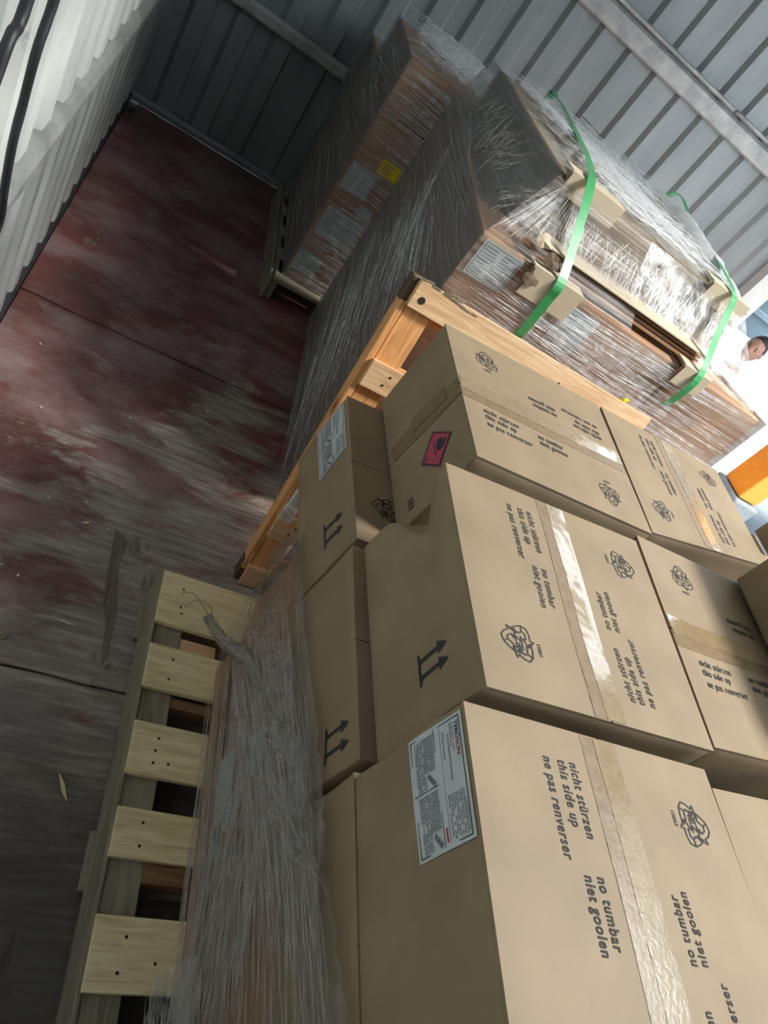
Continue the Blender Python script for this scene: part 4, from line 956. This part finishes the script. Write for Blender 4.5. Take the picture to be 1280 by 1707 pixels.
# ================================================================== FLOOR LITTER
def splinter(p, l, w, ang, mm, lab):
    ca, sa = math.cos(ang), math.sin(ang); q = [(-l / 2, 0), (-l * .1, w), (l / 2, w * .3), (l * .1, -w * .6)]
    vs = [V(p) + V((x * ca - y * sa, x * sa + y * ca, 0.002)) for x, y in q]; vs += [v + V((0, 0, 0.004)) for v in vs[:4]]
    fs = [(3, 2, 1, 0), (4, 5, 6, 7)] + [(i, (i + 1) % 4, (i + 1) % 4 + 4, i + 4) for i in range(4)]
    tagp(mesh('wood_splinter', vs, fs, mm, loc=p), lab, 'splinter')
splinter((0.345, 0.755, 0), 0.075, 0.007, -1.1, PINE, 'pale pointed wood splinter lying on the dark floor near the pale pallet')
splinter((0.095, 1.125, 0), 0.05, 0.012, 0.9, PINEG, 'brown wood chip on the floor at the picture edge')
splinter((0.21, 1.60, 0), 0.03, 0.006, 0.4, PINE, 'tiny pale wood chip on the lit strip of floor')
splinter((0.24, 1.22, 0), 0.05, 0.0015, -0.1, SHIRT, 'thin white thread on the floor beside the pale pallet')
B = MB(); rr = random.Random(4)
for k in range(34):
    x = rr.uniform(-0.2, 0.75); y = rr.uniform(1.0, 4.4); s = rr.uniform(.0015, .0045)
    B.box((x, y, 0.006), (s * 2.2, s, 0.002), Matrix.Translation((x, y, 0)) @ Matrix.Rotation(rr.uniform(0, 3), 4, 'Z') @ Matrix.Translation((-x, -y, 0)))
tagp(B.build('floor_crumbs', [SHIRT]), 'tiny white crumbs strewn over the red floor', 'crumbs', kind='stuff')
# peeled veneer strip along the floor (raised flakes)
def flake(pts, mm, lab, h=0.003):
    n_ = len(pts); vs = [(x, y, 0.001) for x, y in pts] + [(x, y, h) for x, y in pts]
    fs = [tuple(range(n_, 2 * n_))] + [(i, (i + 1) % n_, n_ + (i + 1) % n_, n_ + i) for i in range(n_)]
    uvs = [(y, x) for x, y in pts] * 2
    o = mesh('veneer_flake', vs, fs, mm, uvs=uvs, loc=(pts[0][0], pts[0][1], 0)); tagp(o, lab, 'splinter')
WORN = wood('worn_floor_wood', (0.21, 0.175, 0.125), (0.10, 0.08, 0.055), 0.7, False)
flake([(0.305, 1.62), (0.335, 1.60), (0.345, 1.45), (0.365, 1.32), (0.375, 1.14), (0.362, 1.12), (0.350, 1.25), (0.325, 1.33), (0.315, 1.45)], WORN, 'long strip of bared wood grain on the floor before the pale pallet')

# ================================================================== OUTSIDE THINGS
OP = empty('column', (4.82, 3.86, -0.55), 'orange steel column on a grey footing outside, beyond the sunlit load', 'column')
b = MB(); b.box((4.86, 3.87, 1.65), (0.22, 0.26, 2.70)); b.build('column_shaft', [ORANGE], OP, bev=0.01)
b = MB(); b.box((4.86, 3.87, -0.13), (0.30, 0.34, 0.84)); b.build('column_footing', [GREYR], OP, bev=0.02)

def person():
    hx, hy, hz_ = 4.42, 4.56, 1.075     # middle of the head
    g = -0.55
    e = empty('person', (hx, hy, g), 'man in a white shirt looking in from outside by the white post', 'person')
    # skeleton
    J = {'pel': (hx + .02, hy + .02, 0.36), 'wst': (hx + .02, hy + .02, 0.52), 'chs': (hx + .01, hy + .01, 0.72), 'nck': (hx, hy + .01, 0.86), 'nk2': (hx, hy, 0.94)}
    f = V((-0.85, -0.5, 0)).normalized(); sd = V((-f.y, f.x, 0))   # facing the camera
    def at(b, s, fw, z): c = V((hx + .01, hy + .01, z)) + sd * s + f * fw; return tuple(c)
    J.update({'sL': at(0, .19, 0, .80), 'eL': at(0, .25, .02, .54), 'wL': at(0, .22, .20, .40), 'sR': at(0, -.19, 0, .80), 'eR': at(0, -.25, .02, .54), 'wR': at(0, -.23, .16, .38),
              'hL': at(0, .10, 0, .32), 'kL': at(0, .11, .03, -.08), 'aL': at(0, .11, 0, -.47), 'tL': at(0, .12, .14, -.51), 'hR': at(0, -.10, 0, .32), 'kR': at(0, -.11, .03, -.08), 'aR': at(0, -.11, 0, -.47), 'tR': at(0, -.12, .14, -.51)})
    Ed = [('pel', 'wst'), ('wst', 'chs'), ('chs', 'nck'), ('nck', 'nk2'), ('chs', 'sL'), ('sL', 'eL'), ('eL', 'wL'), ('chs', 'sR'), ('sR', 'eR'), ('eR', 'wR'), ('pel', 'hL'), ('hL', 'kL'), ('kL', 'aL'), ('aL', 'tL'), ('pel', 'hR'), ('hR', 'kR'), ('kR', 'aR'), ('aR', 'tR')]
    rad = {'pel': .15, 'wst': .135, 'chs': .155, 'nck': .065, 'nk2': .055, 'sL': .07, 'eL': .05, 'wL': .034, 'sR': .07, 'eR': .05, 'wR': .034, 'hL': .095, 'kL': .062, 'aL': .045, 'tL': .038, 'hR': .095, 'kR': .062, 'aR': .045, 'tR': .038}
    # fingers
    for S_, w in (('L', V(J['wL'])), ('R', V(J['wR']))):
        el = V(J['e' + S_]); d = (w - el).normalized(); pm = w + d * .075; J['p' + S_] = tuple(pm); rad['p' + S_] = .030; Ed.append(('w' + S_, 'p' + S_))
        for k, (o_, l_) in enumerate(((-.027, .062), (-.009, .072), (.009, .068), (.027, .052))):
            a_ = pm + sd * o_ + d * l_ * .55; b_ = a_ + d * l_ * .4 - V((0, 0, .018)); J['f%s%d' % (S_, k)] = tuple(a_); J['g%s%d' % (S_, k)] = tuple(b_); rad['f%s%d' % (S_, k)] = .0095; rad['g%s%d' % (S_, k)] = .008
            Ed += [('p' + S_, 'f%s%d' % (S_, k)), ('f%s%d' % (S_, k), 'g%s%d' % (S_, k))]
        th = w + d * .03 + sd * (.04 if S_ == 'R' else -.04); J['h' + S_ + 't'] = tuple(th); rad['h' + S_ + 't'] = .011; Ed.append(('w' + S_, 'h' + S_ + 't'))
        t2 = th + d * .035; J['i' + S_ + 't'] = tuple(t2); rad['i' + S_ + 't'] = .009; Ed.append(('h' + S_ + 't', 'i' + S_ + 't'))
    ks = list(J); me = bpy.data.meshes.new('body'); org = V(e.location)
    me.from_pydata([tuple(V(J[k]) - org) for k in ks], [(ks.index(a), ks.index(b2)) for a, b2 in Ed], [])
    o = bpy.data.objects.new('body', me); COL.objects.link(o); o.parent = e
    for mm in (SHIRT,): me.materials.append(mm)
    me.skin_vertices or None
    if not me.skin_vertices: 
        import bmesh
        bm = bmesh.new(); bm.from_mesh(me); bm.verts.layers.skin.verify(); bm.to_mesh(me); bm.free()
    sk = me.skin_vertices[0].data
    for i, k in enumerate(ks): sk[i].radius = (rad[k], rad[k]); sk[i].use_root = (k == 'pel')
    o.modifiers.new('skin', 'SKIN'); sb = o.modifiers.new('sub', 'SUBSURF'); sb.levels = 2; sb.render_levels = 2
    dg = bpy.context.evaluated_depsgraph_get(); dg.update(); nm = bpy.data.meshes.new_from_object(o.evaluated_get(dg)); o.modifiers.clear(); o.data = nm
    nm.materials.clear()
    for mm in (SHIRT, TROUS, SKIN, BLACK): nm.materials.append(mm)
    for p in nm.polygons:
        c = p.center + org; p.use_smooth = True
        away = (V((c.x, c.y, 0)) - V((hx, hy, 0))).length
        p.material_index = 2 if (c.z > .855 or (away > .19 and c.z < .44)) else (3 if c.z < -.44 else (1 if c.z < .36 else 0))
    # head
    def head_pt(th, ph):
        x = math.cos(ph) * math.sin(th); y = math.cos(ph) * math.cos(th); z = math.sin(ph)   # y = forward
        X_, Y_, Z_ = x * .076, y * .092, z * .118
        if z < 0: X_ *= 1 - .32 * (-z) ** 1.3; Y_ *= 1 - .12 * (-z); Y_ += .012 * (-z)
        if y > .5:
            nose = math.exp(-((x) / .16) ** 2 - ((z + .16) / .17) ** 2); Y_ += .022 * nose
            brow = math.exp(-((z - .16) / .09) ** 2) * math.exp(-(x / .55) ** 2); Y_ += .005 * brow
            for s_ in (-1, 1): Y_ -= .009 * math.exp(-((x - s_ * .36) / .17) ** 2 - ((z - .02) / .11) ** 2)
            Y_ += .006 * math.exp(-(x / .3) ** 2 - ((z + .50) / .09) ** 2) + .007 * math.exp(-(x / .25) ** 2 - ((z + .85) / .12) ** 2)
        return X_, Y_, Z_
    def place(X_, Y_, Z_): return V((hx, hy, hz_)) + sd * -X_ + f * Y_ + V((0, 0, Z_))
    vs, fs = [], []; NT, NPh = 48, 32
    for j in range(NPh + 1):
        for i in range(NT): vs.append(place(*head_pt(2 * math.pi * i / NT, -math.pi / 2 + math.pi * j / NPh)))
    for j in range(NPh):
        for i in range(NT): a = j * NT + i; b2 = j * NT + (i + 1) % NT; fs.append((a, b2, b2 + NT, a + NT))
    mesh('head', vs, fs, SKIN, e, smooth=True)
    # hair cap
    vs, fs = [], []
    for j in range(NPh + 1):
        for i in range(NT):
            th = 2 * math.pi * i / NT; ph = -math.pi / 2 + math.pi * j / NPh; X_, Y_, Z_ = head_pt(th, ph); k = 1.07 + .02 * noise.noise(V((th * 3, ph * 5, 0)))
            front = math.cos(th); lim = 0.62 + .10 * math.cos(th * 2) if front > 0.3 else (-.25 if front < -.2 else .05 + .5 * max(0, front))
            vs.append(place(X_ * k, Y_ * k, Z_ * k) if math.sin(ph) > lim else place(X_ * .9, Y_ * .9, Z_ * .9))
    for j in range(NPh):
        for i in range(NT): a = j * NT + i; b2 = j * NT + (i + 1) % NT; fs.append((a, b2, b2 + NT, a + NT))
    mesh('hair', vs, fs, HAIR, e, smooth=True)
    def blob(name, X_, Y_, Z_, rx, ry, rz, mm):
        vs, fs = [], []
        for j in range(9):
            for i in range(12):
                t = 2 * math.pi * i / 12; p = -math.pi / 2 + math.pi * j / 8; vs.append(place(X_ + rx * math.cos(p) * math.sin(t), Y_ + ry * math.cos(p) * math.cos(t), Z_ + rz * math.sin(p)))
        for j in range(8):
            for i in range(12): a = j * 12 + i; b2 = j * 12 + (i + 1) % 12; fs.append((a, b2, b2 + 12, a + 12))
        mesh(name, vs, fs, mm, e, smooth=True)
    for s_ in (-1, 1):
        blob('eye', s_ * .029, .0755, .004, .011, .006, .0055, EYE); blob('eyebrow', s_ * .030, .0845, .024, .016, .004, .0035, HAIR); blob('ear', s_ * .076, .0, -.005, .009, .018, .030, SKIN)
    blob('mouth', 0, .0865, -.058, .022, .008, .005, LIP)
person()
